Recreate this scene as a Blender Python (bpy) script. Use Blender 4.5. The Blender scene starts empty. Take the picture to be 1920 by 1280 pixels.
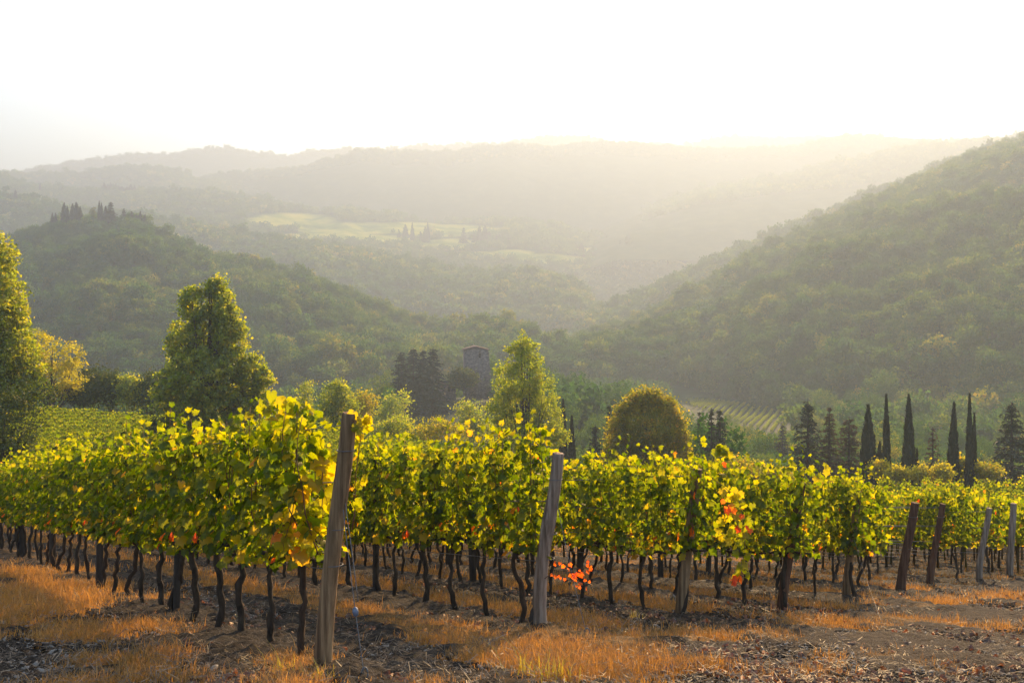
import bpy, math, random
import numpy as np
from mathutils import Vector, Matrix

# ------------------------------------------------------------------ camera, world, sun, exposure
FPX, HX, HY, CZ = 1867.0, 960.0, 560.0, 1.28      # focal length and horizon in photo pixels, eye height
scn = bpy.context.scene
cam_d = bpy.data.cameras.new("camera"); cam = bpy.data.objects.new("camera", cam_d)
scn.collection.objects.link(cam); scn.camera = cam
cam.location = (0, 0, CZ); cam.rotation_euler = (math.radians(90), 0, 0)
cam_d.lens = 35.0; cam_d.sensor_width = 36.0; cam_d.shift_y = -80.0 / 1920.0
cam_d.clip_start = 0.1; cam_d.clip_end = 30000
SUN_AZ, SUN_EL = 19.5, 21.0
world = bpy.data.worlds.new("World"); scn.world = world; world.use_nodes = True
wn = world.node_tree
bg = wn.nodes["Background"]; sky = wn.nodes.new("ShaderNodeTexSky")
sky.sky_type = 'NISHITA'; sky.sun_disc = False
sky.sun_elevation = math.radians(SUN_EL); sky.sun_rotation = math.radians(SUN_AZ)
sky.altitude = 300; sky.air_density = 1.0; sky.dust_density = 1.8; sky.ozone_density = 1.0
wn.links.new(sky.outputs[0], bg.inputs[0]); bg.inputs[1].default_value = 0.115
sun_d = bpy.data.lights.new("sun", 'SUN'); sun = bpy.data.objects.new("sun", sun_d)
scn.collection.objects.link(sun)
sun_d.energy = 5.0; sun_d.angle = math.radians(0.6); sun_d.color = (1.0, 0.67, 0.34)
a_, e_ = math.radians(SUN_AZ), math.radians(SUN_EL)
SUNV = Vector((math.sin(a_) * math.cos(e_), math.cos(a_) * math.cos(e_), math.sin(e_)))
sun.rotation_euler = SUNV.to_track_quat('Z', 'Y').to_euler(); sun.location = (30, 60, 60)
scn.view_settings.view_transform = 'Standard'; scn.view_settings.look = 'None'
scn.view_settings.gamma = 1.0; scn.view_settings.exposure = 2.0
scn.cycles.volume_bounces = 1; scn.cycles.max_bounces = 8; scn.cycles.transmission_bounces = 6
scn.cycles.diffuse_bounces = 3; scn.cycles.glossy_bounces = 2; scn.cycles.transparent_max_bounces = 8
scn.cycles.use_denoising = True
HAZE_DENSITY = 0.00058

RG = np.random.default_rng(7)
rnd = random.Random(11)
COL = scn.collection

# ------------------------------------------------------------------ helpers
def tag(o, label=None, cat=None, group=None, kind=None):
    if label: o["label"] = label
    if cat: o["category"] = cat
    if group: o["group"] = group
    if kind: o["kind"] = kind
    return o

def thing(name, label, cat, loc=(0, 0, 0), rz=0.0, group=None):
    o = bpy.data.objects.new(name, None); COL.objects.link(o)
    o.location = loc; o.rotation_euler = (0, 0, rz); o.empty_display_size = 0.1
    return tag(o, label, cat, group)

def mesh(name, V, faces, mats, attrs=None, fmat=None, smooth=False):
    """V (n,3); faces: list of int arrays (m,k)."""
    me = bpy.data.meshes.new(name)
    V = np.asarray(V, dtype=np.float32)
    faces = [np.asarray(f, dtype=np.int32) for f in faces if len(f)]
    me.vertices.add(len(V)); me.vertices.foreach_set("co", V.ravel())
    if faces:
        loops = np.concatenate([f.ravel() for f in faces])
        tot = np.concatenate([np.full(len(f), f.shape[1], dtype=np.int32) for f in faces])
        st = np.concatenate([[0], np.cumsum(tot)[:-1]]).astype(np.int32)
        me.loops.add(len(loops)); me.loops.foreach_set("vertex_index", loops)
        me.polygons.add(len(tot)); me.polygons.foreach_set("loop_start", st)
        if fmat is not None: me.polygons.foreach_set("material_index", np.asarray(fmat, dtype=np.int32))
        if smooth: me.polygons.foreach_set("use_smooth", np.ones(len(tot), dtype=bool))
    for k, v in (attrs or {}).items():
        v = np.asarray(v)
        if v.ndim == 2:
            t = me.attributes.new(k, 'FLOAT_VECTOR', 'POINT'); t.data.foreach_set("vector", v.astype(np.float32).ravel())
        elif v.dtype.kind == 'i':
            t = me.attributes.new(k, 'INT', 'POINT'); t.data.foreach_set("value", v.astype(np.int32))
        else:
            t = me.attributes.new(k, 'FLOAT', 'POINT'); t.data.foreach_set("value", v.astype(np.float32))
    for m in (mats if isinstance(mats, (list, tuple)) else [mats]): me.materials.append(m)
    me.update(calc_edges=True)
    return me

def obj(name, me, parent=None, loc=(0, 0, 0)):
    o = bpy.data.objects.new(name, me); COL.objects.link(o); o.location = loc
    if parent: o.parent = parent
    return o

class MB:
    """collects quads/tris with a leaf value attribute"""
    def __init__(s): s.V = []; s.F3 = []; s.F4 = []; s.a = []; s.n = 0
    def add(s, V, F, a=0.5):
        V = np.asarray(V, dtype=np.float32); F = np.asarray(F, dtype=np.int32) + s.n
        s.V.append(V); s.n += len(V); (s.F3 if F.shape[1] == 3 else s.F4).append(F)
        s.a.append(np.broadcast_to(np.asarray(a, dtype=np.float32), (len(V),)))
        return s
    def arr(s):
        V = np.concatenate(s.V); F = []
        if s.F3: F.append(np.concatenate(s.F3))
        if s.F4: F.append(np.concatenate(s.F4))
        return V, F, np.concatenate(s.a)
    def mesh(s, name, mats, smooth=False):
        V, F, a = s.arr(); return mesh(name, V, F, mats, {"lc": a}, smooth=smooth)
    def build(s, name, mats, parent=None, smooth=False, loc=(0, 0, 0)):
        return obj(name, s.mesh(name, mats, smooth), parent, loc)

def tube(pts, rad, k=6, rng=None, jit=0.0, cap=True):
    pts = np.asarray(pts, dtype=float); n = len(pts); rad = np.broadcast_to(rad, (n,))
    t = np.gradient(pts, axis=0); t /= np.linalg.norm(t, axis=1)[:, None] + 1e-9
    ref = np.array([0, 0, 1.0]) if abs(t[0][2]) < 0.8 else np.array([1.0, 0, 0])
    V = []
    for i in range(n):
        u = np.cross(t[i], ref); u /= np.linalg.norm(u) + 1e-9; v = np.cross(t[i], u)
        an = np.arange(k) * 2 * math.pi / k
        r = rad[i] * (1 + (rng.uniform(-jit, jit, k) if rng is not None else 0))
        V.append(pts[i] + np.cos(an)[:, None] * u * np.reshape(r, (-1, 1)) + np.sin(an)[:, None] * v * np.reshape(r, (-1, 1)))
    V = np.concatenate(V); F = []
    for i in range(n - 1):
        for j in range(k):
            F.append((i * k + j, i * k + (j + 1) % k, (i + 1) * k + (j + 1) % k, (i + 1) * k + j))
    if cap:
        V = np.concatenate([V, pts[-1:], pts[:1]]); m = n * k
        for j in range(0, k):
            F.append(((n - 1) * k + j, (n - 1) * k + (j + 1) % k, m, m)); F.append(((j + 1) % k, j, m + 1, m + 1))
        F4 = np.array(F[:-2 * k]); F3 = np.array([f[:3] for f in F[-2 * k:]])
        return V, F4, F3
    return V, np.array(F), None

def add_tube(mb, pts, rad, k=6, rng=None, jit=0.0, a=0.5):
    V, F4, F3 = tube(pts, rad, k, rng, jit); s = mb.n
    mb.add(V, F4, a)
    if F3 is not None: mb.F3.append(F3.astype(np.int32) + s)

def box_vf(x0, x1, y0, y1, z0, z1):
    V = np.array([(x, y, z) for z in (z0, z1) for y in (y0, y1) for x in (x0, x1)], dtype=float)
    F = np.array([(0, 2, 3, 1), (4, 5, 7, 6), (0, 1, 5, 4), (2, 6, 7, 3), (0, 4, 6, 2), (1, 3, 7, 5)])
    return V, F

def h2(ix, iy, seed):
    n = (ix.astype(np.int64) * 374761393 + iy.astype(np.int64) * 668265263 + seed * 982451653) & 0x7fffffff
    n = ((n ^ (n >> 13)) * 1274126177) & 0x7fffffff
    n = (n ^ (n >> 16)) & 0xffffff
    return n / float(0xffffff)

def vn(x, y, seed=0):
    x = np.asarray(x, dtype=float); y = np.asarray(y, dtype=float)
    ix = np.floor(x); iy = np.floor(y); fx = x - ix; fy = y - iy
    fx = fx * fx * (3 - 2 * fx); fy = fy * fy * (3 - 2 * fy)
    a = h2(ix, iy, seed); b = h2(ix + 1, iy, seed); c = h2(ix, iy + 1, seed); d = h2(ix + 1, iy + 1, seed)
    return (a + (b - a) * fx) * (1 - fy) + (c + (d - c) * fx) * fy - 0.5

def fbm(x, y, octv=4, seed=0, gain=0.5):
    s = 0; amp = 1.0; f = 1.0
    for i in range(octv):
        s = s + amp * vn(x * f + 17.3 * i, y * f - 9.1 * i, seed + i); amp *= gain; f *= 2.03
    return s

def sstep(a, b, x):
    t = np.clip((x - a) / (b - a), 0, 1); return t * t * (3 - 2 * t)

def smax(a, b, k): return 0.5 * (a + b + np.sqrt((a - b) ** 2 + k * k))

def pix(x, y, Y):
    """world point seen at photo pixel (x, y) at distance Y ahead"""
    return np.array([(x - HX) / FPX * Y, Y, CZ + (HY - y) / FPX * Y])

# ------------------------------------------------------------------ ground
EX = [-400, 0, 290, 620, 800, 900, 1000, 1100, 1500, 1920, 2400]; EY = [122, 112, 100, 89, 84, 74, 62, 57, 60, 61, 60]
VY = [60, 90, 150, 300, 500, 700, 1000, 1500, 3000]; VZ = [-16, -21, -29, -42, -50, -56, -62, -72, -110]

def ground(X, Y):
    X = np.asarray(X, dtype=float); Y = np.asarray(Y, dtype=float)
    Yc = np.maximum(Y, 3.0); s = np.clip(HX + FPX * X / Yc, -800, 2800)
    plane = -0.217 * Y - 0.0315 * np.clip(X, -60, 60)
    L = -11.9 + 0.12 * np.tanh((X - 8) / 12.0)
    near = smax(plane, L, 1.2)
    ye = np.interp(s, EX, EY)
    d = np.maximum(Y - ye, 0)
    near = near - d * 0.34 * sstep(0, 8, d)
    val = np.interp(Y, VY, VZ) + 4 * fbm(X / 90, Y / 90, 3, 5) * sstep(100, 250, Y)
    val = val + 13 * np.exp(-(((X + 12) / 42) ** 2 + ((Y - 312) / 60) ** 2))
    z = np.where(Y > ye, smax(near, val, 1.5), near)
    return z

ROWDIR = np.array([-0.555, 0.832]); PERP = np.array([0.832, 0.555])
ROWS = [3.0, 6.1, 8.75, 11.1, 13.7, 16.4, 18.6, 21.7, 24.4]
def rowpoint(p, s):
    """ground point of row p (perpendicular distance) seen in photo column s"""
    Y = p / (PERP[0] * (s - HX) / FPX + PERP[1]); X = Y * (s - HX) / FPX
    return X, Y

def grass_mask(X, Y):
    s = HX + FPX * X / np.maximum(Y, 0.5)
    yp = HY - (ground(X, Y) - CZ) * FPX / np.maximum(Y, 0.5)
    p = PERP[0] * X + PERP[1] * Y; q = ROWDIR[0] * X + ROWDIR[1] * Y
    n = fbm(X * 1.1, Y * 1.1, 4, 3); nb = fbm(X * 0.35, Y * 0.35, 3, 8)
    m = np.zeros_like(X)
    for (px, py, rx, ry, w) in [(60, 1120, 130, 75, 1.1), (180, 1205, 150, 55, 1.1), (60, 1260, 140, 30, .5), (240, 1262, 90, 22, .8),
                                (560, 1255, 80, 25, .9), (1080, 1222, 160, 30, 1.2), (1040, 1268, 120, 20, 1.1), (1290, 1255, 90, 14, .45),
                                (1600, 1172, 150, 14, 1.1), (1490, 1195, 130, 16, .8), (1730, 1130, 120, 9, .9), (1850, 1118, 90, 7, .6), (1560, 1240, 90, 10, .4), (1300, 1200, 120, 14, .55), (1800, 1180, 130, 8, .4)]:
        d = ((s - px) / rx) ** 2 + ((yp - py) / ry) ** 2
        m = np.maximum(m, w * np.exp(-d * 0.8))
    for i, r in enumerate(ROWS + [27.1 + 2.7 * k for k in range(9)]):
        X0, Y0 = rowpoint(r, 1900); q0 = 1e9
        if i < 9:
            px = [600, 1008, 1275, 1465, 1585, 1685, 1742, 1835, 1895][i]; X0, Y0 = rowpoint(r, px); q0 = ROWDIR[0] * X0 + ROWDIR[1] * Y0
        c = r + (1.0 if i == 0 else 0.95); w = 0.42
        if i == 0: c = r + 1.9; w = .35
        st = np.exp(-((p - c) / w) ** 2) * 1.45
        if q0 < 1e8: st = st * sstep(q0 - 1.5, q0 + 1.0, q)
        m = np.maximum(m, st)
    n2 = fbm(X * 3.2, Y * 3.2, 3, 13)
    m = m + 0.85 * n + 0.40 * nb + 0.75 * n2
    return np.clip((m - 0.52) * 2.8, 0, 1) * sstep(70, 55, Y)

# ------------------------------------------------------------------ materials
def newmat(name):
    m = bpy.data.materials.new(name); m.use_nodes = True
    nt = m.node_tree; nt.nodes.clear(); return m, nt
def N(nt, t, **kw):
    n = nt.nodes.new(t)
    for k, v in kw.items(): setattr(n, k, v)
    return n
def ramp(nt, stops, fac):
    r = N(nt, "ShaderNodeValToRGB"); e = r.color_ramp.elements
    while len(e) > 1: e.remove(e[-1])
    e[0].position = stops[0][0]; e[0].color = (*stops[0][1], 1)
    for p, c in stops[1:]:
        q = e.new(p); q.color = (*c, 1)
    nt.links.new(fac, r.inputs[0]); return r.outputs[0]
def math_(nt, op, a, b=None):
    n = N(nt, "ShaderNodeMath", operation=op)
    for i, v in enumerate((a, b)):
        if v is None: continue
        if isinstance(v, (int, float)): n.inputs[i].default_value = v
        else: nt.links.new(v, n.inputs[i])
    return n.outputs[0]

def leafmat(name, stops, trans=0.45, tgain=(1.6, 1.5, 0.7), gloss=0.05, inst=0.0, rough=0.5):
    """foliage: reflect + translucent, colour from the per-leaf value (and per-plant tint)"""
    m, nt = newmat(name)
    at = N(nt, "ShaderNodeAttribute", attribute_name="lc"); fac = at.outputs["Fac"]
    if inst > 0:
        ai = N(nt, "ShaderNodeAttribute", attribute_name="tint", attribute_type='INSTANCER')
        fac = math_(nt, 'ADD', math_(nt, 'MULTIPLY', fac, 1 - inst), math_(nt, 'MULTIPLY', ai.outputs["Fac"], inst))
    c = ramp(nt, stops, fac)
    d = N(nt, "ShaderNodeBsdfDiffuse"); nt.links.new(c, d.inputs[0])
    mc = N(nt, "ShaderNodeMix", data_type='RGBA', blend_type='MULTIPLY'); mc.inputs[0].default_value = 1.0
    nt.links.new(c, mc.inputs[6]); mc.inputs[7].default_value = (*tgain, 1)
    t = N(nt, "ShaderNodeBsdfTranslucent"); nt.links.new(mc.outputs[2], t.inputs[0])
    mx = N(nt, "ShaderNodeMixShader"); mx.inputs[0].default_value = trans
    nt.links.new(d.outputs[0], mx.inputs[1]); nt.links.new(t.outputs[0], mx.inputs[2])
    out = mx.outputs[0]
    if gloss > 0:
        g = N(nt, "ShaderNodeBsdfGlossy"); g.inputs["Roughness"].default_value = rough; g.inputs[0].default_value = (1, .95, .85, 1)
        m2 = N(nt, "ShaderNodeMixShader"); m2.inputs[0].default_value = gloss
        nt.links.new(out, m2.inputs[1]); nt.links.new(g.outputs[0], m2.inputs[2]); out = m2.outputs[0]
    o = N(nt, "ShaderNodeOutputMaterial"); nt.links.new(out, o.inputs[0])
    return m

def noisemat(name, stops, scale=5.0, detail=6, rough=0.9, bump=0.3, bscale=None, coord="Object", stretch=(1, 1, 1), dist=0.02, spec=0.2, metal=0.0):
    m, nt = newmat(name)
    tc = N(nt, "ShaderNodeTexCoord"); mp = N(nt, "ShaderNodeMapping"); mp.inputs["Scale"].default_value = stretch
    nt.links.new(tc.outputs[coord], mp.inputs[0])
    n1 = N(nt, "ShaderNodeTexNoise"); n1.inputs["Scale"].default_value = scale; n1.inputs["Detail"].default_value = detail
    n1.inputs["Roughness"].default_value = 0.65
    nt.links.new(mp.outputs[0], n1.inputs["Vector"])
    c = ramp(nt, stops, n1.outputs["Fac"])
    b = N(nt, "ShaderNodeBsdfPrincipled"); nt.links.new(c, b.inputs["Base Color"])
    b.inputs["Roughness"].default_value = rough; b.inputs["Specular IOR Level"].default_value = spec; b.inputs["Metallic"].default_value = metal
    n2 = N(nt, "ShaderNodeTexNoise"); n2.inputs["Scale"].default_value = bscale or scale * 3; n2.inputs["Detail"].default_value = 5
    nt.links.new(mp.outputs[0], n2.inputs["Vector"])
    bp = N(nt, "ShaderNodeBump"); bp.inputs["Strength"].default_value = bump; bp.inputs["Distance"].default_value = dist
    nt.links.new(n2.outputs["Fac"], bp.inputs["Height"]); nt.links.new(bp.outputs[0], b.inputs["Normal"])
    o = N(nt, "ShaderNodeOutputMaterial"); nt.links.new(b.outputs[0], o.inputs[0])
    return m

VINE = [(0.0, (.018, .032, .001)), (.3, (.043, .068, .0015)), (.6, (.119, .128, .002)), (.8, (.20, .155, .004)), (.9, (.30, .15, .016)), (.96, (.32, .07, .014)), (1.0, (.26, .03, .012))]
M_vine = leafmat("vine_leaf", VINE, .60, (5.3, 4.7, .8), .015, 0.0, .42)
M_vine_far = leafmat("vine_leaf_far", [(0.0, (.018, .012, .006)), (.13, (.02, .014, .006)), (.17, (.03, .05, .001))] + VINE[1:], .60, (5.2, 4.7, .8), .012, 0.25)
M_bark = noisemat("vine_bark", [(.3, (.016, .010, .006)), (.7, (.085, .056, .034))], 18, 6, .95, .8, 40, stretch=(1, 1, .25), dist=.01)
M_cane = noisemat("cane", [(.3, (.10, .045, .02)), (.7, (.2, .10, .045))], 30, 4, .7, .2)
M_wood = noisemat("post_wood", [(.30, (.022, .012, .006)), (.44, (.13, .072, .034)), (.56, (.27, .155, .072)), (.70, (.46, .30, .15))], 12, 12, .85, 1.0, 22, stretch=(1.6, 1.6, .07), dist=.012)
M_woodred = noisemat("old_post_wood", [(.30, (.02, .009, .005)), (.5, (.10, .045, .024)), (.75, (.23, .12, .065))], 12, 12, .88, .9, 18, stretch=(1.4, 1.4, .12), dist=.01)
M_woodgrey = noisemat("grey_post_wood", [(.30, (.03, .02, .013)), (.45, (.19, .125, .08)), (.58, (.34, .24, .165)), (.72, (.55, .42, .31))], 12, 12, .88, 1.0, 16, stretch=(1.5, 1.5, .10), dist=.014)
M_stake = noisemat("stake_wood", [(.3, (.03, .022, .016)), (.7, (.09, .068, .05))], 10, 6, .9, .6, 20, stretch=(1, 1, .15))
M_wire = noisemat("galvanised_wire", [(.3, (.10, .10, .10)), (.7, (.22, .21, .20))], 30, 2, .6, .1, spec=.3, metal=.5)
M_tens = noisemat("tensioner_metal", [(.3, (.10, .11, .14)), (.7, (.2, .21, .25))], 30, 2, .6, .1, metal=.4)
M_trunk = noisemat("tree_bark", [(.3, (.03, .022, .016)), (.7, (.09, .068, .048))], 4, 6, .95, .6, 10, stretch=(1, 1, .3))
M_stone = noisemat("stone", [(.3, (.12, .105, .09)), (.7, (.32, .29, .25))], 9, 6, .9, .5)
M_tree = leafmat("broadleaf_green", [(0, (.035, .056, .005)), (.45, (.095, .125, .007)), (.75, (.165, .17, .008)), (1, (.21, .18, .010))], .60, (4.8, 4.3, .5), .05)
M_treed = leafmat("broadleaf_dark", [(0, (.022, .042, .007)), (.6, (.05, .075, .012)), (1, (.14, .14, .015))], .4, (2.2, 1.9, .6), .03)
M_treey = leafmat("broadleaf_yellow", [(0, (.14, .125, .008)), (.5, (.28, .23, .010)), (1, (.36, .26, .012))], .62, (2.5, 2.6, .4), .03)
M_treeo = leafmat("broadleaf_bronze", [(0, (.07, .08, .006)), (.45, (.15, .14, .008)), (.8, (.24, .17, .009)), (1, (.31, .16, .008))], .64, (3.2, 3.2, .4), .03)
M_poplar = leafmat("poplar_leaf", [(0, (.07, .10, .010)), (.6, (.15, .165, .012)), (1, (.25, .21, .015))], .6, (3.6, 3.6, .5), .03)
M_conif = leafmat("conifer_needle", [(0, (.012, .022, .012)), (1, (.042, .055, .024))], .2, (1.5, 1.3, .8), .03)
M_conifr = leafmat("conifer_needle_rusty", [(0, (.03, .03, .014)), (1, (.085, .062, .028))], .25, (1.6, 1.3, .8), .03)
M_cypr = leafmat("cypress_foliage", [(0, (.010, .018, .009)), (1, (.035, .045, .018))], .15, (1.5, 1.3, .8), .03)
FOR = [(0, (.016, .052, .018)), (.35, (.032, .08, .022)), (.6, (.065, .11, .022)), (.82, (.14, .15, .024)), (1, (.22, .165, .028))]
M_forest = leafmat("forest_leaf", FOR, .46, (2.6, 2.4, .7), 0, 0.66)
M_grass = leafmat("dry_grass", [(0, (.10, .08, .02)), (.3, (.28, .16, .04)), (.7, (.50, .27, .065)), (1, (.60, .40, .14))], .5, (1.6, 1.25, .6), .03, .4)
M_litter = leafmat("dead_leaf", [(0, (.05, .03, .02)), (.5, (.14, .06, .03)), (.8, (.28, .09, .03)), (1, (.36, .19, .07))], .3, (1.3, 1.0, .6), .05, .5)
M_straw = leafmat("straw", [(0, (.04, .025, .015)), (.6, (.13, .08, .04)), (.9, (.30, .20, .11)), (1, (.5, .38, .24))], .25, (1.2, 1.0, .7), .06, .4)
M_clod = noisemat("clod", [(.3, (.018, .013, .009)), (.7, (.075, .054, .036))], 6, 6, .95, .8, 22, dist=.02)
M_pebble = noisemat("pebble", [(.3, (.12, .10, .08)), (.7, (.32, .27, .21))], 4, 3, .8, .2, spec=.5)

def ground_material():
    m, nt = newmat("vineyard_soil")
    tc = N(nt, "ShaderNodeTexCoord")
    def noise(sc, det=8, r=.65):
        n = N(nt, "ShaderNodeTexNoise"); n.inputs["Scale"].default_value = sc; n.inputs["Detail"].default_value = det; n.inputs["Roughness"].default_value = r
        nt.links.new(tc.outputs["Object"], n.inputs["Vector"]); return n.outputs["Fac"]
    soil = ramp(nt, [(.28, (.010, .007, .005)), (.46, (.030, .022, .015)), (.58, (.065, .048, .033)), (.72, (.17, .13, .085))], noise(5.5, 12, .75))
    straw = ramp(nt, [(.3, (.07, .042, .018)), (.48, (.22, .115, .035)), (.66, (.46, .25, .08))], noise(9, 10, .75))
    gravel = ramp(nt, [(.34, (.013, .008, .005)), (.50, (.048, .032, .020)), (.59, (.12, .08, .05)), (.68, (.40, .28, .18))], noise(12, 14, .95))
    field = ramp(nt, [(.3, (.03, .04, .010)), (.6, (.06, .07, .016)), (.8, (.10, .09, .022))], noise(.15, 8))
    def mix(a, b, f):
        x = N(nt, "ShaderNodeMix", data_type='RGBA'); nt.links.new(a, x.inputs[6]); nt.links.new(b, x.inputs[7]); nt.links.new(f, x.inputs[0]); return x.outputs[2]
    def attr(n): return N(nt, "ShaderNodeAttribute", attribute_name=n).outputs["Fac"]
    c = mix(soil, gravel, attr("path")); c = mix(c, straw, attr("grass")); c = mix(c, field, attr("green"))
    b = N(nt, "ShaderNodeBsdfPrincipled"); nt.links.new(c, b.inputs["Base Color"])
    b.inputs["Roughness"].default_value = .92; b.inputs["Specular IOR Level"].default_value = .15
    bp = N(nt, "ShaderNodeBump"); bp.inputs["Strength"].default_value = 1.0; bp.inputs["Distance"].default_value = .09
    nt.links.new(noise(14, 8, .7), bp.inputs["Height"]); nt.links.new(bp.outputs[0], b.inputs["Normal"])
    o = N(nt, "ShaderNodeOutputMaterial"); nt.links.new(b.outputs[0], o.inputs[0]); return m
M_ground = ground_material()

def hill_material():
    m, nt = newmat("hillside")
    tc = N(nt, "ShaderNodeTexCoord")
    n = N(nt, "ShaderNodeTexNoise"); n.inputs["Scale"].default_value = .03; n.inputs["Detail"].default_value = 12; n.inputs["Roughness"].default_value = .7
    nt.links.new(tc.outputs["Object"], n.inputs["Vector"])
    a = ramp(nt, [(.3, (.025, .045, .018)), (.5, (.05, .07, .022)), (.7, (.10, .10, .03))], n.outputs["Fac"])
    n2 = N(nt, "ShaderNodeTexNoise"); n2.inputs["Scale"].default_value = .022; n2.inputs["Detail"].default_value = 6
    nt.links.new(tc.outputs["Object"], n2.inputs["Vector"])
    f = ramp(nt, [(.3, (.15, .18, .02)), (.45, (.28, .31, .03)), (.55, (.45, .42, .04)), (.7, (.62, .50, .05))], n2.outputs["Fac"])
    at = N(nt, "ShaderNodeAttribute", attribute_name="field")
    x = N(nt, "ShaderNodeMix", data_type='RGBA'); nt.links.new(at.outputs["Fac"], x.inputs[0]); nt.links.new(a, x.inputs[6]); nt.links.new(f, x.inputs[7])
    b = N(nt, "ShaderNodeBsdfDiffuse"); nt.links.new(x.outputs[2], b.inputs[0])
    o = N(nt, "ShaderNodeOutputMaterial"); nt.links.new(b.outputs[0], o.inputs[0]); return m
M_hill = hill_material()

# ------------------------------------------------------------------ ground sheet
def build_ground():
    ys = np.concatenate([[-60, -35, -18, -8, -3, 0, 1.5, 2.6], np.geomspace(3.4, 60, 560), np.geomspace(60.6, 5200, 260)])
    u = np.linspace(-1, 1, 620)
    xs = u * 0.62 + np.sign(u) * np.abs(u) ** 5 * 1.2
    Yg, U = np.meshgrid(ys, xs, indexing='ij')
    X = (np.maximum(Yg, 3.4) + 9) * U
    Z = ground(X, Yg)
    g = grass_mask(X, Yg)
    near = sstep(60, 30, Yg)
    p = PERP[0] * X + PERP[1] * Yg
    s = HX + FPX * X / np.maximum(Yg, 1)
    yp = HY - (Z - CZ) * FPX / np.maximum(Yg, 1)
    # headland track: right-hand foreground, front of the row ends
    path = sstep(0, 1.6, -0.45 * X - Yg * 0.0 + 0 * X) * 0
    x2 = X + (Yg - 9.5) * 0.0
    path = sstep(.0, 1.0, (yp - (1215 - 0.13 * (s - 1200))) / 40.0) * sstep(1050, 1350, s) * sstep(60, 8, Yg)
    path = np.maximum(path, 0.7 * sstep(1.2, -0.6, p) * sstep(600, 200, s))
    Z = Z + near * (0.10 * fbm(X * 0.5, Yg * 0.5, 3, 21) + 0.075 * fbm(X * 2.6, Yg * 2.6, 3, 22) * (1 - .5 * path) + 0.085 * np.abs(fbm(X * 7.5, Yg * 7.5, 3, 23)) * (1 - .5 * g) * (1 - .5 * path))
    for r in ROWS: Z = Z + near * 0.06 * np.exp(-((p - r) / .35) ** 2)
    nr, nc = X.shape
    V = np.stack([X, Yg, Z], -1).reshape(-1, 3)
    i = np.arange(nr - 1)[:, None] * nc + np.arange(nc - 1)[None, :]
    F = np.stack([i, i + 1, i + nc + 1, i + nc], -1).reshape(-1, 4)
    ye = np.interp(s, EX, EY)
    me = mesh("ground", V, [F], M_ground, {"grass": (g * .8).ravel(), "path": path.ravel(), "green": sstep(50, 75, Yg).ravel()}, smooth=True)
    o = obj("ground", me); o["kind"] = "structure"
build_ground()

# ------------------------------------------------------------------ hills
HILLS = {}
def hill(name, crest, Zc, foot_y, Zf, bump=4.0, gully=8.0, ns=420, nt=110, back=0.35, smin=-700, smax_=2600, fields=None, power=0.8, seed=1, botz=None, lower=0.0):
    """crest: photo outline; Zc/Zf: distance of the crest and of the foot for each column. A full hill with a front slope and a back slope."""
    cx, cy = zip(*crest); s = np.linspace(smin, smax_, ns)
    yc = np.interp(s, cx, cy) + lower; zc = np.interp(s, *zip(*Zc)); zf = np.interp(s, *zip(*Zf)); yf = np.interp(s, *zip(*foot_y))
    hc = CZ + (HY - yc) / FPX * zc; hf = CZ + (HY - yf) / FPX * zf
    tt = np.concatenate([np.linspace(-0.25, 1, nt), 1 + np.linspace(0.02, 1.0, 24) ** 1.4])
    T, S = np.meshgrid(tt, s, indexing='ij')
    Y = zf + (zc - zf) * T
    ease = np.where(T < 1, 1 - (1 - np.clip(T, -0.3, 1)) ** (1 / power) if False else np.sign(T) * np.abs(np.clip(T, -1, 1)) ** power, 1)
    H = hf + (hc - hf) * ease
    H = np.where(T < 0, hf + (hc - hf) * T * 1.5 - 3, H)
    H = np.where(T > 1, hc - (Y - zc) * back, H)
    X = (S - HX) / FPX * Y
    mid = np.clip(np.sin(np.clip(T, 0, 1) * math.pi), 0, 1)
    sc = 1.0 / (0.10 * float(np.mean(zc)))
    H = H + gully * 2 * mid * fbm(X * sc, Y * sc, 4, seed) + bump * fbm(X * sc * 9, Y * sc * 9, 3, seed + 5) * np.where(T > 0, 1, 0)
    V = np.stack([X, Y, H], -1)
    nr, nc = X.shape
    i = np.arange(nr - 1)[:, None] * nc + np.arange(nc - 1)[None, :]
    F = np.stack([i, i + 1, i + nc + 1, i + nc], -1).reshape(-1, 4)
    PY = HY - (H - CZ) * FPX / Y
    fld = fields(S, T, PY) if fields else np.zeros_like(S)
    me = mesh(name, V.reshape(-1, 3), [F], M_hill, {"field": fld.ravel()}, smooth=True)
    o = obj(name, me); o["kind"] = "structure"
    HILLS[name] = dict(V=V, T=T, S=S, PY=PY, field=fld, nt=nt)
    return o

def blobs(S, P, lst):
    m = np.zeros_like(S)
    for (x, y, rx, ry) in lst: m = np.maximum(m, sstep(1.25, .8, np.sqrt(((S - x) / rx) ** 2 + ((P - y) / ry) ** 2)))
    return m

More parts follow.
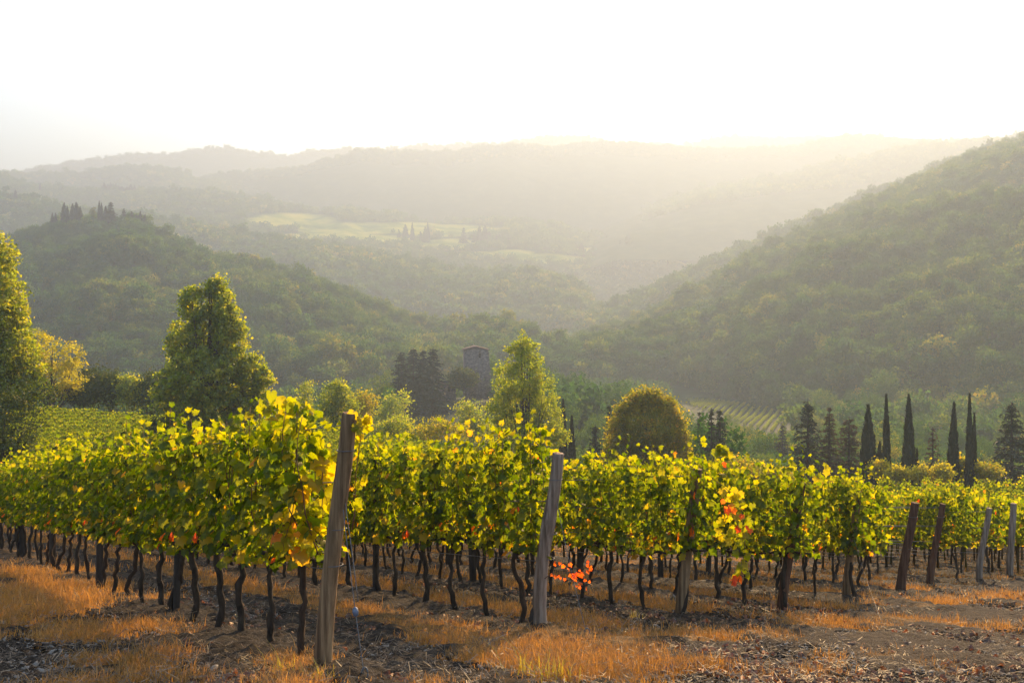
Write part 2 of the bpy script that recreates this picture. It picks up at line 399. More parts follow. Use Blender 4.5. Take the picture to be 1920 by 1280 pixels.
hill("far_ridge", [(-600, 420), (-100, 360), (40, 326), (75, 316), (150, 303), (240, 293), (330, 290), (390, 279), (430, 278), (475, 286), (530, 293), (600, 283), (700, 280), (800, 275), (880, 271), (930, 270), (980, 263), (1030, 257), (1095, 260), (1150, 268), (1240, 270), (1287, 274), (1331, 262), (1376, 255), (1438, 258), (1486, 260), (1534, 255), (1565, 262), (1800, 275), (2600, 300)],
     [(-700, 3600), (2600, 3600)], [(-700, 480), (2600, 480)], [(-700, 3000), (2600, 3000)], 10, 12, 500, 30, seed=31)
hill("high_ridge", [(-700, 420), (300, 400), (380, 335), (430, 326), (480, 324), (560, 318), (640, 294), (672, 285), (700, 283), (760, 287), (860, 287), (900, 278), (960, 272), (1020, 279), (1100, 271), (1150, 269), (1280, 277), (1349, 284), (1417, 279), (1486, 279), (1520, 270), (1579, 258), (1634, 255), (1692, 262), (1761, 267), (1837, 265), (2600, 230)],
     [(-700, 2900), (700, 2750), (2600, 2900)], [(-700, 470), (2600, 440)], [(-700, 2300), (2600, 2300)], 8, 14, 500, 40, seed=32)
hill("right_far_ridge", [(-700, 700), (900, 520), (1150, 420), (1250, 380), (1314, 361), (1428, 341), (1520, 320), (1590, 305), (1658, 288), (1761, 270), (1837, 267), (2600, 180)],
     [(-700, 2300), (2600, 2400)], [(-700, 760), (900, 560), (1150, 460), (1300, 440), (1800, 440), (2600, 400)], [(-700, 1850), (2600, 1850)], 6, 9, 420, 40, seed=33)
hill("left_far_ridge", [(-700, 300), (-50, 325), (30, 330), (86, 330), (151, 329), (192, 320), (234, 316), (268, 317), (302, 319), (344, 329), (371, 337), (412, 344), (450, 356), (600, 385), (800, 394), (984, 386), (1050, 379), (1087, 388), (1145, 388), (1190, 403), (1280, 416), (1342, 430), (1400, 446), (1600, 520), (2600, 700)],
     [(-700, 2650), (2600, 2600)], [(-700, 420), (500, 440), (1100, 470), (1400, 520), (2600, 760)], [(-700, 2200), (2600, 2200)], 5, 8, 460, 50, seed=34,
     fields=lambda S, T, P: .9 * blobs(S, P, [(175, 342, 45, 4), (800, 402, 110, 6), (1000, 395, 60, 4), (1150, 398, 40, 5)]))
hill("terraced_ridge", [(-700, 300), (-60, 322), (0, 332), (34, 345), (113, 356), (200, 358), (258, 360), (344, 362), (440, 368), (481, 375), (533, 386), (584, 396), (620, 395), (650, 392), (685, 403), (709, 400), (753, 405), (777, 414), (812, 417), (860, 419), (894, 416), (936, 415), (1011, 418), (1052, 427), (1080, 437), (1121, 446), (1162, 458), (1190, 461), (1224, 475), (1280, 492), (1400, 530), (1600, 620), (2600, 900)],
     [(-700, 2080), (2600, 2050)], [(-700, 470), (300, 470), (640, 510), (900, 545), (1100, 580), (1300, 620), (2600, 980)], [(-700, 1560), (2600, 1520)], 3, 6, 520, 80, seed=35, power=.9,
     fields=lambda S, T, P: blobs(S, P, [(545, 414, 82, 14), (665, 428, 120, 11), (620, 444, 95, 8), (835, 432, 100, 11), (700, 450, 80, 9), (845, 458, 60, 10), (960, 475, 40, 7), (1022, 486, 62, 10), (1245, 494, 66, 6), (760, 427, 80, 10), (900, 478, 60, 7), (1120, 470, 50, 6)]))
hill("left_shoulder", [(-700, 330), (-100, 352), (0, 362), (15, 362), (40, 372), (62, 374), (85, 378), (100, 388), (112, 400), (140, 425), (175, 470), (400, 560), (2600, 1200)],
     [(-700, 1480), (2600, 1480)], [(-700, 500), (100, 480), (200, 520), (2600, 1400)], [(-700, 1200), (2600, 1200)], 2, 4, 300, 50, seed=36,
     fields=lambda S, T, P: .85 * blobs(S, P, [(45, 404, 65, 15)]))
hill("middle_ridge", [(-700, 330), (250, 408), (322, 420), (344, 427), (412, 437), (520, 455), (600, 468), (640, 474), (709, 482), (777, 497), (846, 514), (898, 524), (950, 521), (1035, 522), (1087, 545), (1120, 590), (1250, 660), (2600, 1000)],
     [(-700, 1460), (700, 1420), (1100, 1300), (2600, 1300)], [(-700, 560), (600, 580), (850, 610), (1100, 630), (1250, 690), (2600, 1100)], [(-700, 1080), (2600, 1060)], 3, 6, 420, 80, seed=37)
hill("wooded_hill", [(-700, 620), (-120, 500), (10, 462), (45, 438), (86, 428), (117, 415), (172, 411), (213, 411), (272, 414), (288, 436), (309, 442), (344, 459), (378, 473), (447, 490), (498, 500), (533, 517), (584, 531), (640, 552), (674, 565), (726, 586), (777, 603), (846, 614), (950, 620), (1060, 650), (1250, 690), (2600, 1000)],
     [(-700, 760), (150, 800), (640, 740), (1000, 700), (2600, 700)], [(-700, 760), (300, 742), (700, 705), (1000, 690), (1250, 740), (2600, 1100)], [(-700, 430), (600, 430), (1000, 520), (2600, 560)], 3, 10, 460, 110, seed=38, lower=9, power=.95)
hill("right_back_slope", [(-700, 1200), (900, 720), (1000, 650), (1063, 627), (1087, 603), (1121, 579), (1173, 555), (1224, 538), (1280, 509), (1338, 482), (1404, 451), (1431, 441), (1483, 420), (1548, 394), (1610, 367), (1665, 348), (1717, 331), (1754, 310), (1796, 295), (1837, 276), (1864, 269), (1920, 250), (2600, -60)],
     [(-700, 1200), (1100, 1150), (1920, 1320), (2600, 1400)], [(-700, 1300), (1060, 660), (1300, 640), (1900, 520), (2600, 400)], [(-700, 900), (1100, 900), (2600, 1000)], 3, 4, 440, 90, seed=39, lower=7)
hill("right_slope", [(-700, 1400), (900, 740), (1000, 668), (1087, 633), (1155, 619), (1207, 598), (1241, 580), (1280, 546), (1318, 539), (1373, 503), (1417, 473), (1472, 449), (1527, 421), (1582, 397), (1624, 373), (1700, 346), (1770, 312), (1840, 284), (1920, 262), (2600, -20)],
     [(-700, 800), (1100, 800), (1500, 880), (1920, 1000), (2600, 1100)], [(-700, 1500), (900, 770), (1063, 690), (1150, 695), (1300, 705), (1480, 790), (1700, 800), (1920, 820), (2600, 900)], [(-700, 560), (1000, 560), (1300, 520), (1480, 400), (1920, 330), (2600, 300)], 3, 9, 460, 120, seed=40, lower=9)

# ------------------------------------------------------------------ scatter: template shapes and points live in ONE object, its nodes place the copies
def scatter(name, templates, P, scale, rot, idx, tint, mat, label=None, parent=None):
    """templates: list of (V, [faces], lc). P (n,3), scale (n,3), rot (n,3), idx (n), tint (n)"""
    Vs, Fs, lc, tid = [], [], [], []; n = 0
    for k, (V, F, a) in enumerate(templates):
        Vs.append(V); Fs += [np.asarray(f) + n for f in F]; lc.append(np.broadcast_to(a, (len(V),))); tid.append(np.full(len(V), k)); n += len(V)
    m = len(P)
    Vs.append(P); lc.append(np.zeros(m)); tid.append(np.full(m, -1))
    z3 = np.zeros((n, 3)); z1 = np.zeros(n)
    me = mesh(name, np.concatenate(Vs), Fs, mat, {"lc": np.concatenate(lc), "tid": np.concatenate(tid).astype(np.int32),
        "sc": np.concatenate([z3, scale]), "rt": np.concatenate([z3, rot]), "ix": np.concatenate([z1, idx]).astype(np.int32), "tint": np.concatenate([z1, tint])})
    o = obj(name, me, parent)
    ng = bpy.data.node_groups.new(name + "_scatter", 'GeometryNodeTree')
    ng.interface.new_socket("Geometry", in_out='INPUT', socket_type='NodeSocketGeometry')
    ng.interface.new_socket("Geometry", in_out='OUTPUT', socket_type='NodeSocketGeometry')
    L = ng.links.new
    gi = ng.nodes.new("NodeGroupInput"); go = ng.nodes.new("NodeGroupOutput")
    def named(nm, typ):
        a = ng.nodes.new("GeometryNodeInputNamedAttribute"); a.data_type = typ; a.inputs["Name"].default_value = nm; return a.outputs["Attribute"]
    t = named("tid", 'INT')
    def sep(val):
        c = ng.nodes.new("FunctionNodeCompare"); c.data_type = 'INT'; c.operation = 'EQUAL'; L(t, c.inputs[2]); c.inputs[3].default_value = val
        s = ng.nodes.new("GeometryNodeSeparateGeometry"); s.domain = 'POINT'; L(gi.outputs[0], s.inputs[0]); L(c.outputs[0], s.inputs[1]); return s.outputs[0]
    pts = sep(-1)
    g2i = ng.nodes.new("GeometryNodeGeometryToInstance")
    for k in reversed(range(len(templates))): L(sep(k), g2i.inputs[0])
    ip = ng.nodes.new("GeometryNodeInstanceOnPoints")
    L(pts, ip.inputs["Points"]); L(g2i.outputs[0], ip.inputs["Instance"]); ip.inputs["Pick Instance"].default_value = True
    L(named("ix", 'INT'), ip.inputs["Instance Index"]); L(named("rt", 'FLOAT_VECTOR'), ip.inputs["Rotation"]); L(named("sc", 'FLOAT_VECTOR'), ip.inputs["Scale"])
    L(ip.outputs[0], go.inputs[0])
    md = o.modifiers.new("scatter", 'NODES'); md.node_group = ng
    o["kind"] = "stuff"
    if label: o["label"] = label
    return o

def rotmats(tip, nrm):
    """frames with +Y along tip and +Z close to nrm; returns (n,3,3) whose columns are x,y,z"""
    y = tip / (np.linalg.norm(tip, axis=1)[:, None] + 1e-9)
    z = nrm - (nrm * y).sum(1)[:, None] * y; z /= np.linalg.norm(z, axis=1)[:, None] + 1e-9
    x = np.cross(y, z)
    return np.stack([x, y, z], -1)

def place(tV, tF, pos, R, size, lc):
    """copies of a small template; returns V, F, a"""
    n = len(pos); k = len(tV); size = np.asarray(size); size = size[:, None] * np.ones(3) if size.ndim == 1 else size
    V = np.einsum('nij,kj->nki', R, tV) if False else np.einsum('nij,nkj->nki', R, tV[None] * size[:, None, :])
    V = V + pos[:, None, :]
    F = (tF[None] + (np.arange(n) * k)[:, None, None]).reshape(-1, tF.shape[1])
    return V.reshape(-1, 3), F, np.repeat(lc, k)

CARD_V = np.array([(0, -.5, -.06), (.42, 0, .05), (0, .55, -.06), (-.42, 0, .05)]); CARD_F = np.array([(0, 1, 2, 3)])

def rdir(n, rg):
    v = rg.normal(size=(n, 3)); return v / np.linalg.norm(v, axis=1)[:, None]

def crown_cards(lobes, nclump, per, leaf, spread, rg, hollow=.55, up=0.25):
    """lobes: (cx,cy,cz,rx,ry,rz). Leaf cards gathered in clumps near the outside of the lobes."""
    lobes = np.asarray(lobes, dtype=float)
    w = (lobes[:, 3] * lobes[:, 4] + lobes[:, 4] * lobes[:, 5] + lobes[:, 3] * lobes[:, 5]); w = w / w.sum()
    li = rg.choice(len(lobes), nclump, p=w)
    d = rdir(nclump, rg); r = rg.uniform(hollow ** 3, 1.05, nclump) ** (1 / 3.)
    c = lobes[li, :3] + d * r[:, None] * lobes[li, 3:]
    cd = d; cl = rg.uniform(0, 1, nclump); cs = rg.uniform(.6, 1.4, nclump)
    n = nclump * per
    ci = np.repeat(np.arange(nclump), per)
    off = rg.normal(size=(n, 3)) * (spread * cs[ci])[:, None] * np.array([1, 1, .75])
    pos = c[ci] + off
    nr = rdir(n, rg) + cd[ci] * .5 + np.array([0, 0, up])
    tip = rdir(n, rg) + np.array([0, 0, -.2])
    R = rotmats(tip, nr)
    lc = np.clip(cl[ci] * .55 + rg.uniform(0, .45, n), 0, 1)
    return place(CARD_V, CARD_F, pos, R, leaf * rg.uniform(.6, 1.35, n), lc)

def forest_template(rg, R=1.0, H=1.25, nclump=60, per=7, leaf=.2, spread=.12):
    lob = [(0, 0, .75 * H, .72 * R, .72 * R, .5 * H)]
    for i in range(6):
        a = rg.uniform(0, 6.28); q = rg.uniform(.3, .62)
        lob.append((math.cos(a) * q * R, math.sin(a) * q * R, rg.uniform(.45, 1.0) * H, rg.uniform(.3, .48) * R, rg.uniform(.3, .48) * R, rg.uniform(.25, .36) * H))
    V, F, a = crown_cards(lob, nclump, per, leaf * R, spread * R, rg, .5, .35)
    mb = MB(); mb.add(V, F, a)
    return V, [F], a

rgF = np.random.default_rng(3)
FT = [forest_template(rgF, 1, rgF.uniform(1.1, 1.5), 110, 8, .145, .10) for _ in range(7)]
FTs = [forest_template(rgF, 1, 1.25, 34, 5, .30, .14) for _ in range(5)]
FTn = [forest_template(rgF, 1, rgF.uniform(1.2, 1.7), 420, 12, .062, .062) for _ in range(5)]

def sample_hill(name, n, tmin, tmax, smin=-250, smax_=2150, nofield=True, rg=rgF):
    """random points spread evenly over the real surface of a hill"""
    h = HILLS[name]; V, T, S = h["V"], h["T"], h["S"]
    A = np.linalg.norm(np.cross(V[1:, :-1] - V[:-1, :-1], V[:-1, 1:] - V[:-1, :-1]), axis=2)
    ok = (T[:-1, :-1] >= tmin) & (T[:-1, :-1] <= tmax) & (S[:-1, :-1] > smin) & (S[:-1, :-1] < smax_)
    if nofield: ok &= h["field"][:-1, :-1] < .3
    w = (A * ok).ravel(); area = w.sum()
    k = rg.choice(len(w), n, p=w / area); i, j = np.unravel_index(k, A.shape)
    u, v = rg.uniform(0, 1, n)[:, None], rg.uniform(0, 1, n)[:, None]
    P = V[i, j] * (1 - u) * (1 - v) + V[i + 1, j] * u * (1 - v) + V[i, j + 1] * (1 - u) * v + V[i + 1, j + 1] * u * v
    return P, area

def wood(name, label, P, r0, r1, tm, tintf=None, rg=rgF, mat=M_forest, sink=.35):
    n = len(P)
    r = rg.uniform(r0 * .62, r1 * 1.05, n) * np.where(rg.uniform(0, 1, n) < .15, 1.35, 1)
    zs = r * rg.uniform(.75, 1.35, n)
    P = P.copy(); P[:, 2] -= sink * zs * .6
    big = fbm(P[:, 0] / 70, P[:, 1] / 70, 3, 77)
    tint = np.clip(.40 + .45 * big + rg.normal(0, .21, n), 0, .97)
    if tintf is not None: tint = np.clip(tintf(P, tint), 0, 1)
    return scatter(name, tm, P, np.stack([r, r, zs], -1), np.stack([rg.normal(0, .08, n), rg.normal(0, .08, n), rg.uniform(0, 6.28, n)], -1), rg.integers(0, len(tm), n), tint, mat, label)

P, a = sample_hill("wooded_hill", 8500, -.05, 1.12, -250, 1300); wood("forest", "dense broadleaf forest covering the rounded wooded hill on the left", P, 3.2, 5.6, FT, lambda P, t: t + .10 * (P[:, 0] > -230) * (P[:, 0] < 0))  # sunlit look of the hill's right part is put into the tree tint
P, a = sample_hill("right_slope", 12500, -.04, 1.1, 880, 2150); wood("forest", "hazy broadleaf forest covering the steep slope on the right", P, 3.2, 5.6, FT)
P, a = sample_hill("right_back_slope", 4200, .1, 1.08, 1000, 2150); wood("forest", "forest along the upper edge behind the steep right slope", P, 4.5, 7, FTs + FT[:2])
P, a = sample_hill("middle_ridge", 6500, -.05, 1.06, -100, 1250); wood("forest", "pale green forest on the long ridge behind the wooded hill", P, 6, 9, FTs)
P, a = sample_hill("terraced_ridge", 6500, -.05, 1.05, -100, 1450); wood("forest", "hazy woodland between the bright terraces of the ridge", P, 6, 9.5, FTs, sink=.6)
P, a = sample_hill("left_shoulder", 900, -.05, 1.05, -250, 250); wood("forest", "trees bordering the sloping field at the far left edge", P, 4.5, 7, FTs)
P, a = sample_hill("left_far_ridge", 4500, .5, 1.05, -100, 1500); wood("forest", "faint woodland on the low ridges beneath the high ridge", P, 6, 10, FTs)
P, a = sample_hill("high_ridge", 7000, .8, 1.03, 300, 2000); wood("forest", "faint tree line on the crest of the high ridge", P, 4.5, 7, FTs)
P, a = sample_hill("far_ridge", 3000, .9, 1.03, 0, 1650); wood("forest", "faint tree line on the farthest ridge", P, 5, 7.5, FTs)
P, a = sample_hill("right_far_ridge", 2200, .5, 1.04, 1200, 2000); wood("forest", "faint woodland on the sunlit ridge behind the right slope", P, 6, 10, FTs)

# the far vineyard on the valley floor: its rows keep the wood away
FIELD_Q = [(1248, 712), (1290, 700), (1345, 722), (1500, 772), (1470, 822), (1400, 800), (1300, 765)]
def in_field(S, P):
    poly = FIELD_Q; c = np.zeros(S.shape, dtype=bool); j = len(poly) - 1
    for i in range(len(poly)):
        xi, yi = poly[i]; xj, yj = poly[j]
        hit = ((yi > P) != (yj > P)) & (S < (xj - xi) * (P - yi) / (yj - yi + 1e-9) + xi); c ^= hit; j = i
    return c
def valley_points(n, y0, y1, rg=rgF, keep=None):
    Y = np.sqrt(rg.uniform(y0 ** 2, y1 ** 2, n)); S = rg.uniform(-350, 2250, n); X = (S - HX) / FPX * Y
    ye = np.interp(S, EX, EY); ok = Y > ye + 14
    P = np.stack([X, Y, ground(X, Y)], -1); py = HY - (P[:, 2] - CZ) * FPX / Y
    return P[ok], S[ok], py[ok]
def clear_of(P, S):
    k = np.ones(len(P), dtype=bool)
    for h in (0, 3, 6, 9, 12): k &= ~in_field(S, HY - (P[:, 2] + h - CZ) * FPX / P[:, 1])
    k &= ~((S > 735) & (S < 932) & (P[:, 1] > 190) & (P[:, 1] < 345))
    k &= ~((S > 1390) & (P[:, 1] < 200))
    return k
P, S, py = valley_points(4300, 240, 620); k = clear_of(P, S)
wood("forest", "mixed wood filling the valley floor between the hills", P[k], 3.6, 6.2, FT + FTn[:2], lambda P, t: t + .04)
P, S, py = valley_points(9000, 130, 330)
k = ~clear_of(P, S) & (S > 1150)
for h in (1.5, 3.5, 5): k &= ~in_field(S, HY - (P[:, 2] + h - CZ) * FPX / P[:, 1])
wood("forest", "low shrubs on the near side of the hazy valley vineyard", P[k], 1.8, 2.9, FTn[:3] + FT[:2], lambda P, t: t + .15)
P, S, py = valley_points(850, 85, 240); k = clear_of(P, S)
wood("forest", "leafy copse on the slope falling away behind the vineyard", P[k], 2.4, 4.4, FTn, lambda P, t: t + .12)

# ------------------------------------------------------------------ single trees
def gz(X, Y): return float(ground(np.array([X]), np.array([Y]))[0])

def broadleaf(name, label, cat, Y, lobes, base, mat, ncl, per, leaf, spread, trunk_r=.16, group=None, seed=1, limbs=True, hollow=.5, bare=0.0):
    """lobes and base come in photo pixels and are turned into real sizes at distance Y"""
    rg = np.random.default_rng(seed); k = Y / FPX
    bx, by = base; B = pix(bx, by, Y); g0 = gz(B[0], Y); B[2] = min(B[2], g0 + .1) if by is None else g0
    t = thing(name, label, cat, tuple(B), 0, group)
    L = []
    for i, (x, y, rx, ry) in enumerate(lobes):
        c = pix(x, y, Y) - B; d = rg.uniform(-.35, .35) * rx * k * 1.6
        L.append((c[0], d, c[2], rx * k, rx * k * rg.uniform(.8, 1.05), ry * k))
    V, F, a = crown_cards(L, ncl, per, leaf, spread, rg, hollow, .2)
    if bare > 0: pass
    mb = MB(); mb.add(V, F, a); mb.build("crown", mat, t)
    tb = MB(); top = max(l[2] + .3 * l[5] for l in L); cx = np.mean([l[0] for l in L])
    pts = [(0, 0, -.5), (rg.normal(0, .08), 0, top * .18), (cx * .3, rg.normal(0, .1), top * .4), (cx * .7, 0, top * .65), (cx, 0, top * .9)]
    add_tube(tb, pts, [trunk_r * 1.25, trunk_r, trunk_r * .75, trunk_r * .45, trunk_r * .15], 8, rg, .08)
    if limbs:
        for l in L:
            for q in range(3):
                z0 = rg.uniform(.12, .5) * top; s = np.array([cx * z0 / top, 0, z0])
                e = np.array(l[:3]) + rdir(1, rg)[0] * np.array(l[3:]) * .6
                if e[2] < z0 + .2: e[2] = z0 + .4
                m1 = s + (e - s) * np.array([.5, .5, .38]); add_tube(tb, [s, m1, e], [trunk_r * .42, trunk_r * .28, trunk_r * .07], 5, rg, .05)
                for w in range(2):
                    e2 = m1 + (e - m1) * rg.uniform(.2, .7) + rg.normal(size=3) * np.array(l[3:]) * .28
                    add_tube(tb, [m1 + (e - m1) * .15, e2], [trunk_r * .18, trunk_r * .05], 4)
    tb.build("trunk", M_trunk, t, smooth=True)
    return t

def conifer_mesh(H, W, rg, tiers=22, per=7, dens=16, card=.22, droop=.25, pw=.9, gap=.0, bottom=.04):
    """tapered tiers of drooping boughs clothed in needle sprays"""
    mb = MB(); tb = MB()
    add_tube(tb, [(0, 0, -.4), (0, 0, H * .5), (0, 0, H)], [.022 * H, .014 * H, .003 * H], 6)
    P, Tp, sz = [], [], []
    for i in range(tiers):
        f = (i + rg.uniform(-.3, .3)) / tiers; f = np.clip(f, 0, 1); z = H * (bottom + (1 - bottom) * f)
        r = W * .5 * (1 - f) ** pw * rg.uniform(.75, 1.12) + .03 * W
        nb = per + int(2 * (1 - f))
        for b in range(nb):
            a = b / nb * 6.283 + rg.uniform(-.35, .35) + i; rr = r * rg.uniform(.6, 1.2); z = H * (bottom + (1 - bottom) * min(1, max(0, f + rg.uniform(-.6, .6) / tiers)))
            e = np.array([math.cos(a) * rr, math.sin(a) * rr, -droop * rr + rr * .18])
            add_tube(tb, [(0, 0, z), (e[0] * .5, e[1] * .5, z + e[2] * .3), (e[0], e[1], z + e[2])], [.006 * H * (1 - f) + .01, .004 * H * (1 - f) + .008, .004], 3)
            n = max(4, int(dens * (rr / (W * .5) * .8 + .2)))
            u = rg.uniform(.12, 1.0, n) ** .8
            pos = np.stack([e[0] * u, e[1] * u, z + e[2] * u ** 1.5], -1) + rg.normal(size=(n, 3)) * np.array([.05, .05, .03]) * W * (0.4 + .6 * u[:, None] * 0)
            P.append(pos); Tp.append(np.tile(np.array([e[0], e[1], e[2] - .1 * rr]) / (rr + 1e-6), (n, 1)) + rg.normal(0, .55, (n, 3))); sz.append(np.full(n, card * (1.1 - .45 * f)))
    P = np.concatenate(P); Tp = np.concatenate(Tp); sz = np.concatenate(sz); n = len(P)
    R = rotmats(Tp, rdir(n, rg) + np.array([0, 0, .8]))
    V, F, a = place(CARD_V, CARD_F, P, R, np.stack([sz * .8, sz * 1.7, sz], -1) * rg.uniform(.7, 1.3, n)[:, None], rg.uniform(0, 1, n))
    mb.add(V, F, a); return mb, tb

def cypress_mesh(H, W, rg, n=2600, card=.16, belly=.35, lean=0.0):
    mb = MB(); tb = MB()
    add_tube(tb, [(0, 0, -.5), (0, 0, H * .5), (lean, 0, H * .97)], [.05 * H ** .5, .03 * H ** .5, .01], 6)
    f = rg.uniform(0, 1, n) ** 1.05
    prof = np.minimum(1, (f / .12) ** .5 * .85 + .15) * np.clip(1 - np.clip((f - belly) / (1 - belly), 0, 1) ** 1.5, 0, 1) + .03
    a = rg.uniform(0, 6.283, n); wob = 1 + .28 * vn(a * 1.9 + 3, f * 13, 3) + .35 * vn(a * 3.1, f * 30, 5)
    r = W * .5 * prof * wob * rg.uniform(.75, 1.05, n)
    pos = np.stack([np.cos(a) * r + lean * f, np.sin(a) * r, f * H], -1)
    tip = np.stack([np.cos(a) * .22, np.sin(a) * .22, np.ones(n)], -1) + rg.normal(0, .16, (n, 3))
    nr = np.stack([np.cos(a), np.sin(a), np.zeros(n)], -1) + rg.normal(0, .5, (n, 3))
    R = rotmats(tip, nr); s = card * rg.uniform(.7, 1.4, n)
    V, F, aa = place(CARD_V, CARD_F, pos, R, np.stack([s, s * 3.0, s], -1), rg.uniform(0, 1, n)); mb.add(V, F, aa)
    # dark inner body so the column is solid
    ff = np.linspace(0.0, .94, 14); pr = np.minimum(1, (ff / .12) ** .5 * .85 + .15) * np.clip(1 - np.clip((ff - belly) / (1 - belly), 0, 1) ** 1.5, 0, 1)
    Vb, F4, F3 = tube([(lean * q, 0, q * H) for q in ff], W * .5 * .72 * pr + .01, 10, rg, .1); s0 = mb.n; mb.add(Vb, F4, .1); mb.F3.append(F3.astype(np.int32) + s0)
    return mb, tb

def stand(name, label, cat, mbs, mats, Y, px, base_y=None, group=None, rz=0.0, scale=None):
    """a tree with crown and trunk standing on the ground (or at a given photo height) at distance Y"""
    X = (px - HX) / FPX * Y; z = gz(X, Y) if base_y is None else pix(px, base_y, Y)[2]
    t = thing(name, label, cat, (X, Y, z), rz, group)
    if scale: t.scale = scale
    mbs[0].build("crown", mats[0], t); mbs[1].build("trunk", mats[1], t, smooth=True)
    return t

def Hof(px, top_y, Y):
    X = (px - HX) / FPX * Y; return pix(px, top_y, Y)[2] - gz(X, Y)

broadleaf("broadleaf_tree", "tall full tree with dark green and golden leaves cut by the left edge", "tree", 70,
          [(-12, 480, 42, 42), (-8, 560, 62, 80), (12, 640, 50, 55), (-10, 700, 78, 90), (-80, 640, 90, 170), (25, 725, 42, 45), (2, 600, 50, 60)], (-25, 870), M_tree, 2600, 22, .20, .22, .3, seed=1, hollow=.35)
broadleaf("bush", "dark low bush at the foot of the tall tree on the left edge", "bush", 66, [(5, 790, 75, 50), (55, 745, 40, 28), (-40, 780, 60, 60), (20, 830, 50, 30)], (5, 860), M_treed, 330, 26, .16, .32, .1, seed=2)
broadleaf("yellow_tree", "airy golden yellow tree with visible forking branches beside the tall left tree", "tree", 119,
          [(82, 650, 32, 34), (118, 672, 34, 32), (140, 700, 26, 30), (66, 690, 34, 34), (100, 712, 40, 30), (60, 660, 26, 26), (130, 728, 22, 18), (90, 735, 45, 16)], (92, 752), M_treey, 420, 18, .24, .28, .24, seed=3, hollow=.55)
for i, (x, y, rx, ry, lab) in enumerate([(170, 722, 30, 30, "dark bush with yellow top just right of the golden yellow tree"), (210, 728, 30, 32, "dark rounded bush in the middle of the hedge behind the left vineyard"),
                                  (248, 735, 26, 30, "dark bush of the hedge with a golden flank"), (283, 738, 26, 42, "taller dark tree at the hedge end beside the big pyramidal tree"), (148, 742, 22, 16, "smallest dark bush of the hedge behind the left vineyard")]):
    broadleaf("bush", lab, "bush", 124 - i, [(x, y, rx, ry), (x - 8, y - 12, rx * .6, ry * .6), (x + 9, y + 3, rx * .7, ry * .7)], (x, 770), M_treed if i != 2 else M_tree, 150, 22, .26, .45, .12, "hedge behind the left vineyard", seed=10 + i)
broadleaf("broadleaf_tree", "big pyramidal dark green tree with golden rim and several peaks", "tree", 88,
          [(405, 562, 24, 44), (398, 540, 13, 24), (366, 578, 24, 42), (352, 560, 12, 22), (428, 590, 22, 45), (345, 640, 34, 46), (430, 645, 34, 56), (390, 640, 44, 66), (390, 705, 74, 62), (325, 705, 30, 44), (466, 700, 32, 38), (488, 715, 24, 30), (400, 765, 80, 40), (310, 745, 24, 30), (470, 760, 40, 34)], (382, 805), M_tree, 2000, 26, .24, .21, .3, seed=5, hollow=.4)
broadleaf("bush", "low dark bush at the foot of the big pyramidal tree", "bush", 87, [(330, 795, 36, 20), (300, 800, 22, 16)], (325, 815), M_treed, 120, 22, .18, .32, .07, seed=6)
broadleaf("young_tree", "slender young tree between the pyramidal tree and the tall post", "tree", 118, [(572, 742, 13, 28), (577, 722, 8, 14), (566, 765, 20, 20), (580, 785, 22, 22)], (573, 805), M_tree, 110, 20, .22, .34, .1, seed=7)
broadleaf("broadleaf_tree", "small dark tree with a golden side behind the tall leaning post", "tree", 112, [(625, 748, 18, 34), (640, 735, 14, 22), (650, 760, 18, 32), (618, 780, 20, 30)], (632, 810), M_tree, 190, 22, .24, .38, .14, seed=8)
broadleaf("broadleaf_tree", "bushy bronze green tree right of the tall leaning post", "tree", 128, [(672, 762, 24, 28), (690, 755, 18, 18), (668, 785, 28, 24)], (675, 815), M_treeo, 170, 20, .26, .42, .13, seed=9)
broadleaf("broadleaf_tree", "soft golden green tree on the slope below the dark conifer group", "tree", 190, [(735, 770, 24, 26), (750, 752, 20, 20), (725, 790, 30, 22)], (738, 815), M_poplar, 150, 20, .4, .6, .15, seed=12)
broadleaf("bush", "orange tinted bush on the far edge of the middle vineyard", "bush", 100, [(812, 800, 32, 16), (850, 812, 30, 16), (795, 815, 30, 12)], (825, 832), M_treeo, 130, 22, .2, .34, .07, seed=13)
broadleaf("bush", "green bush with a yellow rim left of the orange tinted bush", "bush", 103, [(745, 800, 30, 16), (720, 808, 26, 14)], (738, 822), M_tree, 110, 22, .2, .34, .07, seed=14)
broadleaf("broadleaf_tree", "hazy grey green tree just left of the poplar", "tree", 150, [(885, 790, 24, 36), (875, 770, 18, 24), (900, 810, 26, 26)], (888, 838), M_tree, 160, 22, .3, .5, .14, seed=15)
broadleaf("poplar", "tall pointed light green poplar with an open crown", "tree", 100,
          [(978, 640, 11, 24), (985, 655, 16, 26), (968, 668, 18, 30), (1003, 668, 14, 30), (985, 700, 34, 44), (950, 715, 24, 40), (1018, 735, 24, 44), (980, 760, 52, 48), (940, 775, 30, 34), (1030, 790, 30, 34), (1045, 820, 26, 22), (985, 815, 60, 30)], (985, 850), M_poplar, 1100, 20, .20, .22, .2, seed=16, hollow=.4)
broadleaf("round_tree", "broad round tree with bronze orange leaves glowing at its rim", "tree", 96,
          [(1196, 762, 26, 26), (1226, 752, 22, 22), (1205, 740, 16, 14), (1248, 770, 22, 26), (1170, 782, 20, 24), (1158, 806, 18, 22), (1265, 798, 18, 24), (1278, 822, 15, 20), (1152, 836, 16, 20), (1282, 848, 13, 18), (1215, 800, 44, 34), (1188, 825, 28, 26), (1245, 835, 28, 24), (1180, 850, 30, 18), (1236, 858, 34, 16), (1146, 856, 12, 12)], (1215, 880), M_treeo, 1300, 24, .22, .30, .22, seed=17, hollow=.45)
